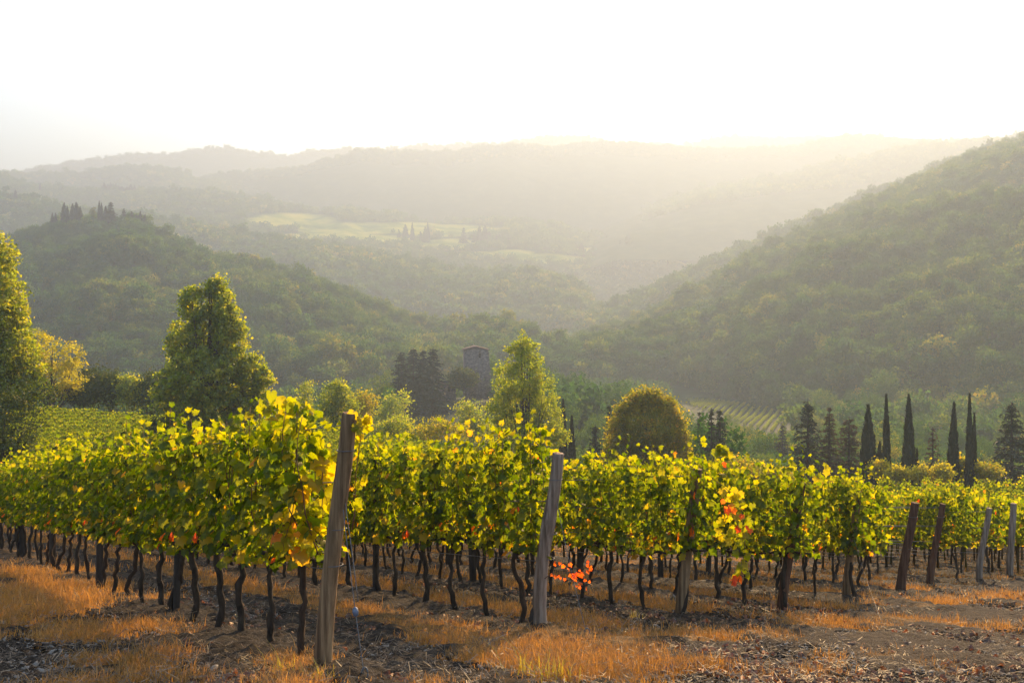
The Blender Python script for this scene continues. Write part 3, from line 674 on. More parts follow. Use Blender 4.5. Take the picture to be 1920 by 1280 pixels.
broadleaf("umbrella_pine", "flat topped umbrella pine in front of the stone tower", "tree", 285, [(866, 703, 22, 13), (856, 708, 16, 12), (880, 710, 16, 11), (866, 716, 24, 12)], (876, 745), M_treed, 240, 18, .5, .7, .3, seed=18, hollow=.3)
for i, (x, y, rx, ry, Y, mt, lab) in enumerate([(1385, 870, 30, 24, 84, M_treeo, "bronze bush behind the vine tops, right of the twin conifers"), (1425, 882, 34, 20, 82, M_treeo, "low bronze bush in the dip left of the tall dark conifer"),
        (1350, 862, 24, 18, 88, M_treed, "dark green bush at the foot of the twin conifers"), (1652, 872, 14, 16, 92, M_treeo, "small yellow bush left of the narrow column cypress"),
        (1682, 882, 14, 12, 90, M_treey, "small yellow bush between two column cypresses"), (1728, 884, 10, 12, 88, M_treey, "yellow bush right of the forked column cypress"),
        (1768, 880, 12, 16, 88, M_treey, "bright yellow bush left of the blunt cypress"), (1803, 868, 13, 24, 96, M_treeo, "olive bush between the blunt cypress and the tallest cypress"), (1850, 876, 26, 18, 92, M_treeo, "wide olive bush right of the tallest cypress"),
        (1460, 888, 26, 12, 80, M_treeo, "low bronze bush at the foot of the tall dark conifer")]):
    broadleaf("bush", lab, "bush", Y, [(x, y + ry * .35, rx * .9, ry * .75), (x - rx * .5, y + 6, rx * .6, ry * .6), (x + rx * .5, y + 8, rx * .6, ry * .6)], (x, 910), mt, 110, 20, .2, .3, .06, "bushes behind the vine tops on the right", seed=40 + i)

CON = [(1515, 748, 100, 110, .36, "tall dark broad conifer, first of the line above the right vines", 0, M_conif),
       (1555, 764, 66, 108, .30, "rusty thin conifer right of the tall dark broad one", 1, M_conifr),
       (1592, 780, 80, 104, .30, "shorter rusty conifer left of the forked green cypress", 2, M_conifr),
       (1749, 800, 60, 100, .26, "small thin sparse conifer between two column cypresses", 3, M_conifr),
       (1897, 754, 118, 104, .3, "broad conifer at the right edge of the photo", 4, M_conif),
       (1312, 772, 46, 130, .3, "hazy grey conifer left of the twin conifers", 5, M_conif),
       (1334, 764, 44, 112, .3, "left tree of the twin conifers right of the round bronze tree", 6, M_conif),
       (1350, 766, 60, 110, .3, "right tree of the twin conifers right of the round bronze tree", 7, M_conif),
       (1116, 796, 60, 120, .3, "dark squat conifer left of the round bronze tree", 8, M_conif),
       (1143, 760, 52, 124, .3, "dark conifer half hidden behind the round bronze tree", 9, M_conif),
       (1467, 795, 40, 190, .3, "faint hazy conifer left of the tall dark broad one", 10, M_conif),
       (752, 660, 48, 270, .3, "leftmost dark fir of the group left of the stone tower", 11, M_conif),
       (775, 652, 50, 285, .3, "rounded fir in the middle of the group left of the tower", 12, M_conif),
       (793, 655, 40, 275, .3, "slim fir second from the right beside the stone tower", 13, M_conif),
       (812, 651, 50, 268, .3, "rightmost dark fir of the group, nearest the stone tower", 14, M_conif)]
for (x, ty, w, Y, dr, lab, i, mt) in CON:
    rg = np.random.default_rng(100 + i); H = Hof(x, ty, Y); W = w / FPX * Y * 1.3
    if Y < 200: mb = conifer_mesh(H, W, rg, tiers=int(16 + H), per=8, dens=26 if i not in (3,) else 12, card=.055 * W ** .5 * 2.2, droop=dr, pw=.85 if i != 2 else .6)
    else: mb = conifer_mesh(H, W, rg, tiers=20, per=9, dens=26, card=.62, droop=dr, pw=.6)
    stand("conifer", lab, "tree", mb, (mt, M_trunk), Y, x, group="conifers standing among the trees beyond the vineyard")
CYP = [(1628, 762, 27, 98, "forked green cypress with a shaggy second tip"), (1662, 742, 13, 96, "very narrow column cypress standing alone above the right vines"),
       (1704, 742, 20, 94, "ragged column cypress with a small side stem"), (1784, 757, 18, 93, "blunt column cypress left of the tallest cypress"),
       (1818, 740, 12, 92, "tallest column cypress of the pair near the right edge"), (1827, 776, 8, 93, "thin short cypress leaning against the tallest one"),
       (1056, 750, 14, 120, "dark cypress half hidden behind the poplar"), (1072, 782, 14, 118, "shorter dark cypress right of the one behind the poplar")]
for i, (x, ty, w, Y, lab) in enumerate(CYP):
    rg = np.random.default_rng(200 + i); H = Hof(x, ty, Y); W = w / FPX * Y * 1.25
    mb, tb = cypress_mesh(H, W, rg, 4200, .10 + .04 * W, lean=0.02 * H * (1 if i in (3,) else 0), belly=.42)
    if i in (0, 2):
        m2, _ = cypress_mesh(H * (.72 if i == 0 else .62), W * (.75 if i == 0 else .45), rg, 1500, .13, lean=.35 if i == 0 else .1)
        V, F, a = m2.arr(); V = V + np.array([W * (.45 if i == 0 else .55), 0, 0]); s0 = mb.n; mb.V.append(V); mb.n += len(V); mb.a.append(a)
        for f in F: (mb.F3 if f.shape[1] == 3 else mb.F4).append(f + s0)
    stand("cypress", lab, "tree", (mb, tb), (M_cypr, M_trunk), Y, x, group="cypresses standing beyond the vineyard")

# little far trees on the hill tops: one mesh per kind, shared by the copies
rgk = np.random.default_rng(5)
def protoset(kind):
    if kind == "cyp": mb, tb = cypress_mesh(10, 2.0, rgk, 600, .4, .45)
    elif kind == "con": mb, tb = conifer_mesh(10, 4.6, rgk, 14, 8, 14, .7, .25, .7)
    else:
        V, F, a = crown_cards([(0, 0, 6.5, 3.4, 3.4, 3.2), (1.2, 0, 7.5, 2, 2, 2), (-1.4, 0, 6, 2, 2, 2)], 60, 8, .75, .5, rgk); mb = MB().add(V, F, a); tb = MB(); add_tube(tb, [(0, 0, -.5), (0, 0, 7)], [.3, .12], 6)
    return mb.mesh(kind + "_crown", M_cypr if kind == "cyp" else (M_conif if kind == "con" else M_treed)), tb.mesh(kind + "_trunk", M_trunk)
PROTO = {k: protoset(k) for k in ("cyp", "con", "rnd")}
def hill_z(hn, px, base_y, Y): return pix(px, base_y, Y)
def far_tree(kind, name, label, px, ty, by, wpx, Y, group):
    B = pix(px, by, Y); h = (by - ty) / FPX * Y; w = wpx / FPX * Y * 1.45; t = thing(name, label, "tree", tuple(B), rgk.uniform(0, 6), group)
    H0, W0 = {"cyp": (10, 2.0), "con": (10, 4.6), "rnd": (9.7, 6.8)}[kind]
    t.scale = (w / W0, w / W0, h / H0)
    for nm, me in zip(("crown", "trunk"), PROTO[kind]): obj(nm, me, t)
G1 = "dark trees on top of the rounded wooded hill"
for k_, nm, lab, x, ty, by, w in [("cyp", "cypress", "thick dark cypress with a bent companion at the left of the hill crown", 120, 382, 412, 7), ("cyp", "cypress", "bent slim cypress leaning on the thick one on the hill crown", 126, 388, 413, 5),
        ("cyp", "cypress", "left tree of the tight trio of cypresses on the hill crown", 136, 384, 412, 7), ("cyp", "cypress", "tallest middle tree of the trio of cypresses on the hill crown", 143, 381, 412, 8), ("cyp", "cypress", "low right tree of the trio of cypresses on the hill crown", 150, 389, 411, 6),
        ("rnd", "round_tree", "small round dark tree standing alone in the gap on the hill crown", 174, 388, 410, 9), ("cyp", "cypress", "needle thin cypress just right of the lone round tree", 186, 379, 408, 4), ("cyp", "cypress", "shorter needle thin cypress beside its twin on the hill crown", 190, 382, 408, 4),
        ("con", "conifer", "large dark fir with a pointed top on the hill crown", 207, 379, 416, 20), ("cyp", "cypress", "small cypress leaning to the left of the large fir", 198, 388, 412, 6), ("con", "conifer", "low fir right of the large fir on the hill crown", 232, 391, 416, 12),
        ("con", "conifer", "dark fir in the thicket falling right from the hill crown", 247, 396, 420, 12), ("cyp", "cypress", "spiky cypress near the right shoulder of the hill crown", 263, 398, 424, 6), ("con", "conifer", "last dark fir on the right shoulder of the hill crown", 271, 402, 430, 12),
        ("cyp", "cypress", "tiny cypress at the left end of the hill crown", 98, 400, 416, 4), ("cyp", "cypress", "tiny cypress beside the leftmost one on the hill crown", 104, 400, 416, 4), ("con", "conifer", "fir between the low fir and the spiky cypress on the crown", 256, 402, 424, 12)]:
    far_tree(k_, nm, lab, x, ty, by + 8, w, 775, G1)
G2 = "cypress row on the far skyline left of centre"
for j, (x, ty, w) in enumerate([(195, 343, 5), (202, 346, 5), (207, 343, 4), (212, 345, 3), (217, 344, 3), (222, 348, 4), (228, 350, 7), (238, 351, 6), (245, 346, 5), (252, 347, 3)]):
    far_tree("cyp", "cypress", "faint far cypress, %s in the skyline row counted from the left" % ["first", "second", "third", "fourth", "fifth", "sixth", "seventh", "eighth", "ninth", "tenth"][j], x, ty, 360, w, 2040, G2)
G3 = "hazy conifers and cypresses on the terraced ridge"
for k_, nm, lab, x, ty, by, w in [("con", "conifer", "hazy fir at the left end of the ridge group", 748, 430, 458, 9), ("cyp", "cypress", "thick hazy cypress second in the ridge group", 760, 423, 456, 8), ("cyp", "cypress", "slim lone cypress between two clumps of the ridge group", 773, 420, 454, 5),
        ("con", "conifer", "low wide fir before the tall cypress in the ridge group", 789, 434, 458, 10), ("cyp", "cypress", "tall cypress ending the left part of the ridge group", 802, 419, 456, 5), ("cyp", "cypress", "hazy cypress leaning on the tall one in the ridge group", 797, 426, 456, 5),
        ("con", "conifer", "pale fir standing apart in the middle of the ridge", 869, 427, 463, 14), ("con", "conifer", "pale lower fir left of the dense clump on the ridge", 889, 437, 465, 10), ("cyp", "cypress", "left spire of the dense dark clump on the ridge", 899, 426, 465, 9),
        ("cyp", "cypress", "right spire of the dense dark clump on the ridge", 909, 425, 465, 10), ("con", "conifer", "broad fir filling the right of the dense ridge clump", 917, 434, 466, 14), ("con", "conifer", "small fir right of the dense clump on the ridge", 931, 440, 466, 9),
        ("rnd", "round_tree", "round bush like tree left of the bright sloping field", 989, 468, 482, 15), ("con", "conifer", "pale pointed conifer on the ridge nearest the right slope", 1178, 441, 468, 18), ("cyp", "cypress", "tiny cypress left of the pale pointed conifer", 1163, 450, 461, 3),
        ("rnd", "round_tree", "lone round tree at the end of the ridge above the valley", 1252, 465, 492, 19), ("cyp", "cypress", "hazy tree column in the haze before the pale pointed conifer", 1090, 458, 486, 9)]:
    far_tree(k_, nm, lab, x, ty, by + 3, w, 1850, G3)
far_tree("cyp", "cypress", "tiny lone cypress on the slope above the field at far left", 29, 357, 372, 4, 1440, "lone far cypresses at far left")
far_tree("cyp", "cypress", "tiny lone cypress on the far skyline slope at far left", 75, 344, 356, 3, 1980, "lone far cypresses at far left")

# ------------------------------------------------------------------ stone tower and farmhouse
def stone_wall_mat():
    m, nt = newmat("rubble_masonry")
    tc = N(nt, "ShaderNodeTexCoord"); v = N(nt, "ShaderNodeTexVoronoi"); v.inputs["Scale"].default_value = 2.4
    mp = N(nt, "ShaderNodeMapping"); mp.inputs["Scale"].default_value = (1, 1, 1.7); nt.links.new(tc.outputs["Object"], mp.inputs[0]); nt.links.new(mp.outputs[0], v.inputs["Vector"])
    n = N(nt, "ShaderNodeTexNoise"); n.inputs["Scale"].default_value = 1.1; n.inputs["Detail"].default_value = 8; nt.links.new(tc.outputs["Object"], n.inputs["Vector"])
    sep = N(nt, "ShaderNodeSeparateColor"); nt.links.new(v.outputs["Color"], sep.inputs[0])
    c = ramp(nt, [(0, (.04, .032, .03)), (.4, (.10, .078, .07)), (.75, (.17, .135, .12)), (1, (.28, .23, .20))], math_(nt, 'ADD', math_(nt, 'MULTIPLY', sep.outputs[0], .6), math_(nt, 'MULTIPLY', n.outputs["Fac"], .4)))
    b = N(nt, "ShaderNodeBsdfPrincipled"); nt.links.new(c, b.inputs["Base Color"]); b.inputs["Roughness"].default_value = .95
    bp = N(nt, "ShaderNodeBump"); bp.inputs["Strength"].default_value = .8; bp.inputs["Distance"].default_value = .1; nt.links.new(v.outputs["Distance"], bp.inputs["Height"]); nt.links.new(bp.outputs[0], b.inputs["Normal"])
    o = N(nt, "ShaderNodeOutputMaterial"); nt.links.new(b.outputs[0], o.inputs[0]); return m
M_rubble = stone_wall_mat()
M_tiles = noisemat("clay_tiles", [(.3, (.06, .032, .026)), (.7, (.15, .085, .065))], 3, 6, .9, .9, 6, stretch=(6, 1, 1), dist=.08)
M_dark = noisemat("dark_interior", [(.3, (.01, .009, .008)), (.7, (.02, .018, .016))], 2)

def build_tower():
    Y = 300; k = Y / FPX; c = pix(891, 655, Y); w = 44 * k / 2; base = pix(891, 760, Y)
    H = c[2] - base[2]; t = thing("stone_tower", "old square rubble stone tower with a low tiled roof", "tower", (c[0], Y + w, base[2]), math.radians(7))
    # wall with a real window opening on the front: front face built round the hole, batter at the right foot
    wx0, wx1, wz0, wz1 = w * .18, w * .36, H - 2.6, H - 1.3
    mb = MB()
    def slab(x0, x1, y0, y1, z0, z1, bot=0.0):
        V, F = box_vf(x0, x1, y0, y1, z0, z1)
        if bot: V = V.copy(); V[(V[:, 2] == z0) & (V[:, 0] == x1), 0] += bot
        mb.add(V, F)
    th = .6; f = -w
    slab(-w, wx0, f, f + th, 0, H); slab(wx1, w, f, f + th, 0, H, 1.5); slab(wx0, wx1, f, f + th, 0, wz0); slab(wx0, wx1, f, f + th, wz1, H)
    slab(-w, -w + th, f + th, w, 0, H); slab(w - th, w, f + th, w, 0, H, 1.5); slab(-w + th, w - th, w - th, w, 0, H)
    # low gable top of the front and back
    for y0 in (f + .003, w - th - .003):
        V = np.array([(-w, y0, H), (w, y0, H), (-.05 * w, y0, H + .8), (-w, y0 + th, H), (w, y0 + th, H), (-.05 * w, y0 + th, H + .8)]); V[:, 2] += .002
        mb.add(V, np.array([(0, 1, 2), (5, 4, 3)])); mb.F4.append(np.array([(0, 2, 5, 3), (2, 1, 4, 5)], dtype=np.int32) + mb.n - 6)
    mb.build("wall", M_rubble, t)
    V, F = box_vf(wx0, wx1, f + th - .25, f + th - .2, wz0, wz1); wn_ = MB().add(V, F).build("window", M_dark, t)
    V, F = box_vf(wx0 - .1, wx1 + .1, f - .08, f + .2, wz0 - .16, wz0 - .003); MB().add(V, F).build("sill", M_stone, wn_)
    rb = MB(); o = .45; r0 = H + .06
    for sx in (-1, 1):
        x1 = sx * (w + o); zr = H + .95; ze = H - .1
        P = [(-.05 * w, -w - o, zr), (-.05 * w, w + o, zr), (x1, w + o, ze), (x1, -w - o, ze)]
        V = np.array(P + [(a, b, c_ - .16) for a, b, c_ in P]); rb.add(V, np.array([(0, 1, 2, 3), (7, 6, 5, 4), (0, 3, 7, 4), (1, 5, 6, 2), (2, 6, 7, 3)]) if sx > 0 else np.array([(3, 2, 1, 0), (4, 5, 6, 7), (4, 7, 3, 0), (2, 6, 5, 1), (3, 7, 6, 2)]))
    rb.build("roof", M_tiles, t)
build_tower()

def build_house(name, label, px, by, wpx, hpx, Y, rz, roofh=.45, rise=0):
    k = Y / FPX; B = pix(px, by, Y); w = wpx * k / 2; H = hpx * k; d = w * .7; t = thing(name, label, "house", tuple(B), rz)
    mb = MB(); V, F = box_vf(-w, w, -d, d, -3, H); mb.add(V, F)
    g = H + 2 * d * roofh * .5
    mb.add(np.array([(-w, -d, H), (-w, d, H), (-w, 0, g), (w, -d, H), (w, d, H), (w, 0, g)]), np.array([(0, 2, 1), (3, 4, 5)])); mb.build("wall", M_rubble, t)
    rb = MB()
    for s in (-1, 1):
        P = [(-w - .3, 0, g + .05), (w + .3, 0, g + .05), (w + .3, s * (d + .4), H - .15), (-w - .3, s * (d + .4), H - .15)]
        V = np.array(P + [(a, b, c - .15) for a, b, c in P]); rb.add(V, np.array([(0, 1, 2, 3), (7, 6, 5, 4), (2, 6, 7, 3), (0, 3, 7, 4), (1, 5, 6, 2)]))
    rf = rb.build("roof", M_tiles, t)
    V, F = box_vf(w * .3, w * .3 + .6, -.3, .3, g - .3, g + .9); MB().add(V, F).build("chimney", M_rubble, rf)
    for wx in (-.55, .1, .65):
        V, F = box_vf(w * wx - .4, w * wx + .4, -d - .04, -d + .1, H * .45, H * .45 + 1.2); MB().add(V, F).build("window", M_dark, t)
build_house("farmhouse", "low stone farmhouse with a tiled roof among trees left of the tower", 838, 742, 30, 22, 292, .3)
build_house("farmhouse", "pale hazy farmhouse under trees at the edge of the far vineyard", 1284, 716, 18, 12, 560, -.3)

# transmission mast and pole on the skyline
def mast():
    Y = 3590; B = pix(420, 281, Y); H = 13 / FPX * Y; t = thing("transmission_mast", "thin transmission mast on the farthest ridge", "mast", tuple(B))
    mb = MB()
    for sx in (-1, 1):
        for sy in (-1, 1): add_tube(mb, [(sx * 2.2, sy * 2.2, -3), (sx * .7, sy * .7, H)], [.55, .4], 4)
    for i in range(7):
        z = i / 7 * H; r = 2.2 - 1.5 * i / 7
        for sx in (-1, 1): add_tube(mb, [(-r, sx * r, z), (r - .2, sx * (r - .2), z + H / 7)], .25, 4); add_tube(mb, [(sx * r, -r, z), (sx * (r - .2), r - .2, z + H / 7)], .25, 4)
    mb.build("lattice", M_tens, t); m2 = MB()
    add_tube(m2, [(-2, 0, H * .8), (2, 0, H * .8)], 1.1, 6)
    m2.build("antenna", M_tens, t)
    Y = 2030; B = pix(815, 421, Y); H = 14 / FPX * Y; t = thing("utility_pole", "utility pole with a crossarm on the terraced ridge skyline", "pole", tuple(B))
    mb = MB(); add_tube(mb, [(0, 0, -2), (0, 0, H)], [.7, .5], 6); mb.build("pole", M_wood, t)
    mb = MB(); add_tube(mb, [(-3, 0, H - .8), (3, 0, H - .8)], .5, 6); mb.build("crossarm", M_wood, t)
mast()

# ------------------------------------------------------------------ grapevines
SL = -0.217 * 0.832 + 0.0315 * 0.555           # rise of the ground along a row
ROWANG = math.atan2(ROWDIR[1], ROWDIR[0])

def leaf_template(detail):
    if detail:
        half = [(.10, -.20), (.34, -.16), (.50, .06), (.40, .16), (.56, .42), (.36, .50), (.30, .62), (.17, .66)]
        tip = (0, 1.0); pts = [(0, 0)] + half + [tip] + [(-x, y) for x, y in reversed(half)]
        c = (0, .34); P = [c] + pts
        V = np.array([(x, y, .10 * math.sin(x * 5 + y * 3) - .25 * x * x * 1.6 - .28 * (y - .3) ** 2) for x, y in P])
        V[0, 2] += .03; n = len(pts)
        F = np.array([(0, i + 1, (i + 1) % n + 1) for i in range(n)])
    else:
        V = np.array([(0, -.12, 0), (.46, .1, -.06), (.42, .5, -.08), (0, 1, -.14), (-.42, .5, -.08), (-.46, .1, -.06), (0, .35, .05)])
        F = np.array([(6, i, (i + 1) % 6) for i in range(6)])
    V[:, 1] -= .3
    return V, F
LEAF_HI = leaf_template(True); LEAF_LO = leaf_template(False)

def vine_parts(rg, detail, nshoot=8, length=.78, top=2.12, leafsize=.125, autumn=0.0, density=1.0, low=False):
    """one grapevine: crooked trunk, two cordon arms, upright shoots, leaves"""
    h = rg.uniform(.78, .88); tb = MB(); sb = MB(); fb = MB()
    x0 = rg.uniform(-.1, .1); k = 12 if detail else 3
    zz = np.linspace(-.1, h, k); wob = rg.uniform(.012, .04); ph = rg.uniform(0, 6)
    pts = [(x0 * (1 - z / h) + wob * math.sin(z * rg.uniform(5, 7) + ph), wob * math.sin(z * 6 + ph * 2), z) for z in zz]
    pts = [(a + rg.normal(0, .011), b + rg.normal(0, .011), c) for a, b, c in pts]; pts[-1] = (0, 0, h); rad = np.linspace(.030, .021, k) * rg.uniform(.85, 1.2); rad[0] = .046; rad[-1] = .036
    add_tube(tb, pts, rad * (1 + rg.uniform(-.12, .2, k)), 8 if detail else 4, rg, .2)
    if detail:
        for s in (-1, 1):
            cp = [(0, 0, h - .02)] + [(s * length * .5 * q, rg.uniform(-.02, .02), h + .03 + rg.uniform(-.02, .02) + SL * s * length * .5 * q) for q in (.35, .7, 1.08)]
            add_tube(tb, cp, [.026, .02, .018, .012], 6, rg, .2)
    P, TP, NR, SZ, LC = [], [], [], [], []
    dens_c = rg.uniform(-.3, .3)
    for i in range(nshoot):
        x = (i + .5) / nshoot * length - length / 2 + rg.uniform(-.03, .03); zb = h + .03 + SL * x
        H = top * rg.uniform(.90, 1.05) + SL * x; 
        if rg.uniform() < .12: H += rg.uniform(.05, .2)
        yo = rg.uniform(-.16, .16); xo = rg.uniform(-.14, .14)
        m = 7; q = np.linspace(0, 1, m)
        sp = np.stack([x + xo * q + .02 * np.sin(q * 9 + i), yo * np.sin(q * 2.2) + rg.normal(0, .012, m), zb + (H - zb) * q], -1)
        add_tube(sb, sp, np.linspace(.0055, .0025, m), 4 if detail else 3)
        nl = int((H - zb) / .0235 * density)
        u = np.sort(rg.uniform(-.04, 1.02, nl)); a = rg.uniform(0, 6.283, nl)
        base = np.stack([np.interp(u, q, sp[:, j]) for j in range(3)], -1)
        r = rg.uniform(.03, .27, nl)
        pos = base + np.stack([np.cos(a) * r * .8, np.sin(a) * r, rg.uniform(-.07, .04, nl)], -1)
        side = np.sign(np.sin(a)); nn = np.stack([rg.normal(0, .55, nl), side * rg.uniform(.35, 1, nl), rg.uniform(-.15, .75, nl)], -1)
        tp = np.stack([rg.normal(0, .5, nl), side * .35 + rg.normal(0, .3, nl), -rg.uniform(.35, 1.1, nl)], -1)
        upm = u > .93; tp[upm, 2] *= -.5
        s = leafsize * rg.uniform(.55, 1.25, nl) * np.where(u > .9, .75, 1)
        lc = np.clip(rg.normal(.36, .15, nl) + .12 * (u > .85), .02, .72)
        lo = np.clip(.32 - u, 0, 1) * 1.3
        y = rg.uniform(0, 1, nl); lc = np.where(y < .025 + lo * .33 + autumn * .3, rg.uniform(.68, .93, nl), lc); lc = np.where(y < .002 + lo * .06 + autumn * .2, rg.uniform(.9, 1, nl), lc)
        P.append(pos); TP.append(tp); NR.append(nn); SZ.append(s); LC.append(lc)
    P = np.concatenate(P); R = rotmats(np.concatenate(TP), np.concatenate(NR)); tV, tF = LEAF_HI if detail else LEAF_LO
    V, F, a = place(tV, tF, P, R, np.concatenate(SZ), np.concatenate(LC)); fb.add(V, F, a)
    return tb, sb, fb

rgv = np.random.default_rng(21)
PROT = []
for i in range(14):
    tb, sb, fb = vine_parts(rgv, True, nshoot=9 if i % 5 else 7, density=rgv.uniform(.85, 1.2), autumn=.0 if i < 11 else .10, leafsize=.092)
    PROT.append((tb.mesh("trunk", M_bark, True), sb.mesh("shoots", M_cane), fb.mesh("foliage", M_vine)))
ORD = ["first", "second", "third", "fourth", "fifth", "sixth", "seventh", "eighth", "ninth", "tenth", "eleventh", "twelfth", "thirteenth", "fourteenth", "fifteenth", "sixteenth", "seventeenth", "eighteenth", "nineteenth", "twentieth"]
#        name of the end post, base px, top px, radius, lean towards viewer, material, post label
ENDS = [("the tallest leaning post", (604, 1275), (655, 776), .060, M_wood, "tallest leaning brown end post with a long crack and a vine sprig on top"),
        ("the pale crooked post", (1012, 1187), (1046, 851), .065, M_woodgrey, "pale crooked end post with a big knot and a split foot"),
        ("the post hidden in leaves", (1275, 1176), (1308, 880), .062, M_wood, "thick end post whose upper half is buried in dark leaves, third from the left"),
        ("the fourth leafy post", (1465, 1163), (1503, 905), .062, M_woodred, "leaning dark end post under tall vine tips, fourth from the left"),
        ("the fifth short looking post", (1586, 1141), (1609, 922), .06, M_wood, "fifth end post from the left, light brown foot, its top lost in leaves"),
        ("the strongly leaning reddish post", (1688, 1126), (1716, 943), .075, M_woodred, "strongly leaning thick reddish end post standing clear of the leaves"),
        ("the dark post with bare wires", (1742, 1120), (1768, 945), .062, M_woodred, "dark leaning end post with bare trellis wires at its left"),
        ("the bent grey post", (1836, 1104), (1855, 953), .064, M_woodgrey, "thin bent grey end post, second from the right edge"),
        ("the rightmost upright post", (1893, 1090), (1901, 944), .075, M_woodgrey, "grey nearly upright end post nearest the right edge")]
vines = []      # (dist, row, k, X, Y)
for r, p in enumerate(ROWS):
    X0, Y0 = rowpoint(p, ENDS[r][1][0]); k = 0
    while True:
        d = (.45, .5, -.05, -.05, -.05, .8, 1.5, .6, .6)[r] + .70 * k; X = X0 + ROWDIR[0] * d; Y = Y0 + ROWDIR[1] * d
        s = HX + FPX * X / Y; k += 1
        if s < -130 or Y > float(np.interp(s, EX, EY)) - 34 or d > 60: break
        vines.append((math.hypot(X, Y), r, k - 1, X, Y))
vines.sort()
# how much of a vine the photo shows: rows behind others count less
near = sorted(vines, key=lambda v: v[0] * (1 + .10 * v[1] * (v[3] < 6)))[:300]
nearset = {(v[1], v[2]) for v in near}
protos_used = {}
for (dist, r, k, X, Y) in near:
    pk = int(rgv.integers(0, 11)) if rgv.uniform() > .08 else int(rgv.integers(11, 14))
    z = gz(X, Y); loc = (X + rgv.normal(0, .03), Y + rgv.normal(0, .03), z); flip = math.pi if False else 0
    post = ENDS[r][0]
    if k < 20: lab = "%s grapevine of the row behind %s" % (ORD[k], post)
    else: lab = "distant grapevine past the twentieth in the row of %s" % post
    sz = 1.0 + rgv.uniform(-.03, .05)
    sc = (1, rgv.choice([-1.0, 1.0]) * rgv.uniform(.9, 1.15), sz)
    if r == 0: sc = (1, 1.1, .985 - .012 * (k > 3))
    if pk not in protos_used:
        t = thing("grapevine", lab, "grapevine", loc, ROWANG, "grapevines in the trellised rows"); t.scale = sc
        parts = [obj(nm, me, t) for nm, me in zip(("trunk", "shoots", "foliage"), PROT[pk])]; protos_used[pk] = (t, parts)
    else:
        t0, parts0 = protos_used[pk]; t = t0.copy(); COL.objects.link(t); t.location = loc; t.scale = sc; t["label"] = lab
        for c0 in parts0: c = c0.copy(); COL.objects.link(c); c.parent = t

# everything past the three hundred nearest: the back of the rows, the rows beyond, the vineyards on the plateau and in the valley
def lo_template(rg, kind):
    if kind == "vine":
        tb, sb, fb = vine_parts(rg, False, nshoot=6, leafsize=.17, density=.62, autumn=.03)
        mb = MB(); V, F, a = fb.arr(); mb.add(V, F[0], a); V, F, a = tb.arr(); s0 = mb.n; mb.V.append(V); mb.a.append(a * 0); mb.n += len(V)
        for f in F: (mb.F3 if f.shape[1] == 3 else mb.F4).append(f + s0)
        V, F, a = mb.arr(); return V, F, a
    if kind == "hedge":   # 4 m of a vine row seen from far
        n = 620; pos = np.stack([rg.uniform(-2, 2, n), rg.normal(0, .17, n), .6 + 1.3 * rg.uniform(0, 1, n) ** .7], -1)
        V, F, a = place(CARD_V, CARD_F, pos, rotmats(rdir(n, rg), rdir(n, rg) + np.array([0, 0, .5])), .20 * rg.uniform(.6, 1.3, n), np.clip(rg.normal(.42, .14, n), 0, .75)); return V, [F], a
rgl = np.random.default_rng(9)
LT = [lo_template(rgl, "vine") for _ in range(6)] + [lo_template(rgl, "hedge") for _ in range(3)]
PP, SC, RT, IX, TI = [], [], [], [], []
def addp(X, Y, z, sc, rz, ix, ti): PP.append((X, Y, z)); SC.append(sc); RT.append((0, 0, rz)); IX.append(ix); TI.append(ti)
for (dist, r, k, X, Y) in vines:
    if (r, k) not in nearset: addp(X, Y, gz(X, Y), (1, 1, 1.0), ROWANG, int(rgl.integers(0, 6)), .4)
p = 27.1
while p < 75:
    X0, Y0 = rowpoint(p, 2080); d = 0
    while d < 80:
        X = X0 + ROWDIR[0] * d; Y = Y0 + ROWDIR[1] * d; s = HX + FPX * X / Y; d += .8
        if s < 900 or Y > float(np.interp(s, EX, EY)) - .5: 
            if s < 900: break
            continue
        addp(X, Y, gz(X, Y), (1, 1, 1.0 + rgl.uniform(-.03, .05)), ROWANG, int(rgl.integers(0, 6)), .5 + rgl.uniform(-.1, .1))
    p += 2.7
# the nine near rows carried on to the plateau edge on the right half
for r, pr in enumerate(ROWS):
    X0, Y0 = rowpoint(pr, ENDS[r][1][0]); d = .55 + .76 * (max([v[2] for v in vines if v[1] == r]) + 1)
    while d < 90:
        X = X0 + ROWDIR[0] * d; Y = Y0 + ROWDIR[1] * d; s = HX + FPX * X / Y; d += .78
        if s < -150: break
        if Y < float(np.interp(s, EX, EY)) - 30: addp(X, Y, gz(X, Y), (1, 1, 1), ROWANG, int(rgl.integers(0, 6)), .4)
# the vineyard on the plateau at the left and centre, rows across the view
Y = 62.0
while Y < 122:
    s = -330.0
    while s < 1500:
        X = (s - HX) / FPX * Y; yy = Y + X * -.10; s2 = HX + FPX * X / yy
        if 52 + 10 * (s2 > 500) < yy < float(np.interp(s2, EX, EY)) - 1.0: addp(X, yy, gz(X, yy) - .1, (1.05, 1, 1), -.10 + rgl.normal(0, .01), 6 + int(rgl.integers(0, 3)), .42 + rgl.uniform(-.12, .12))
        s += 3.9 / Y * FPX
    Y += 2.5
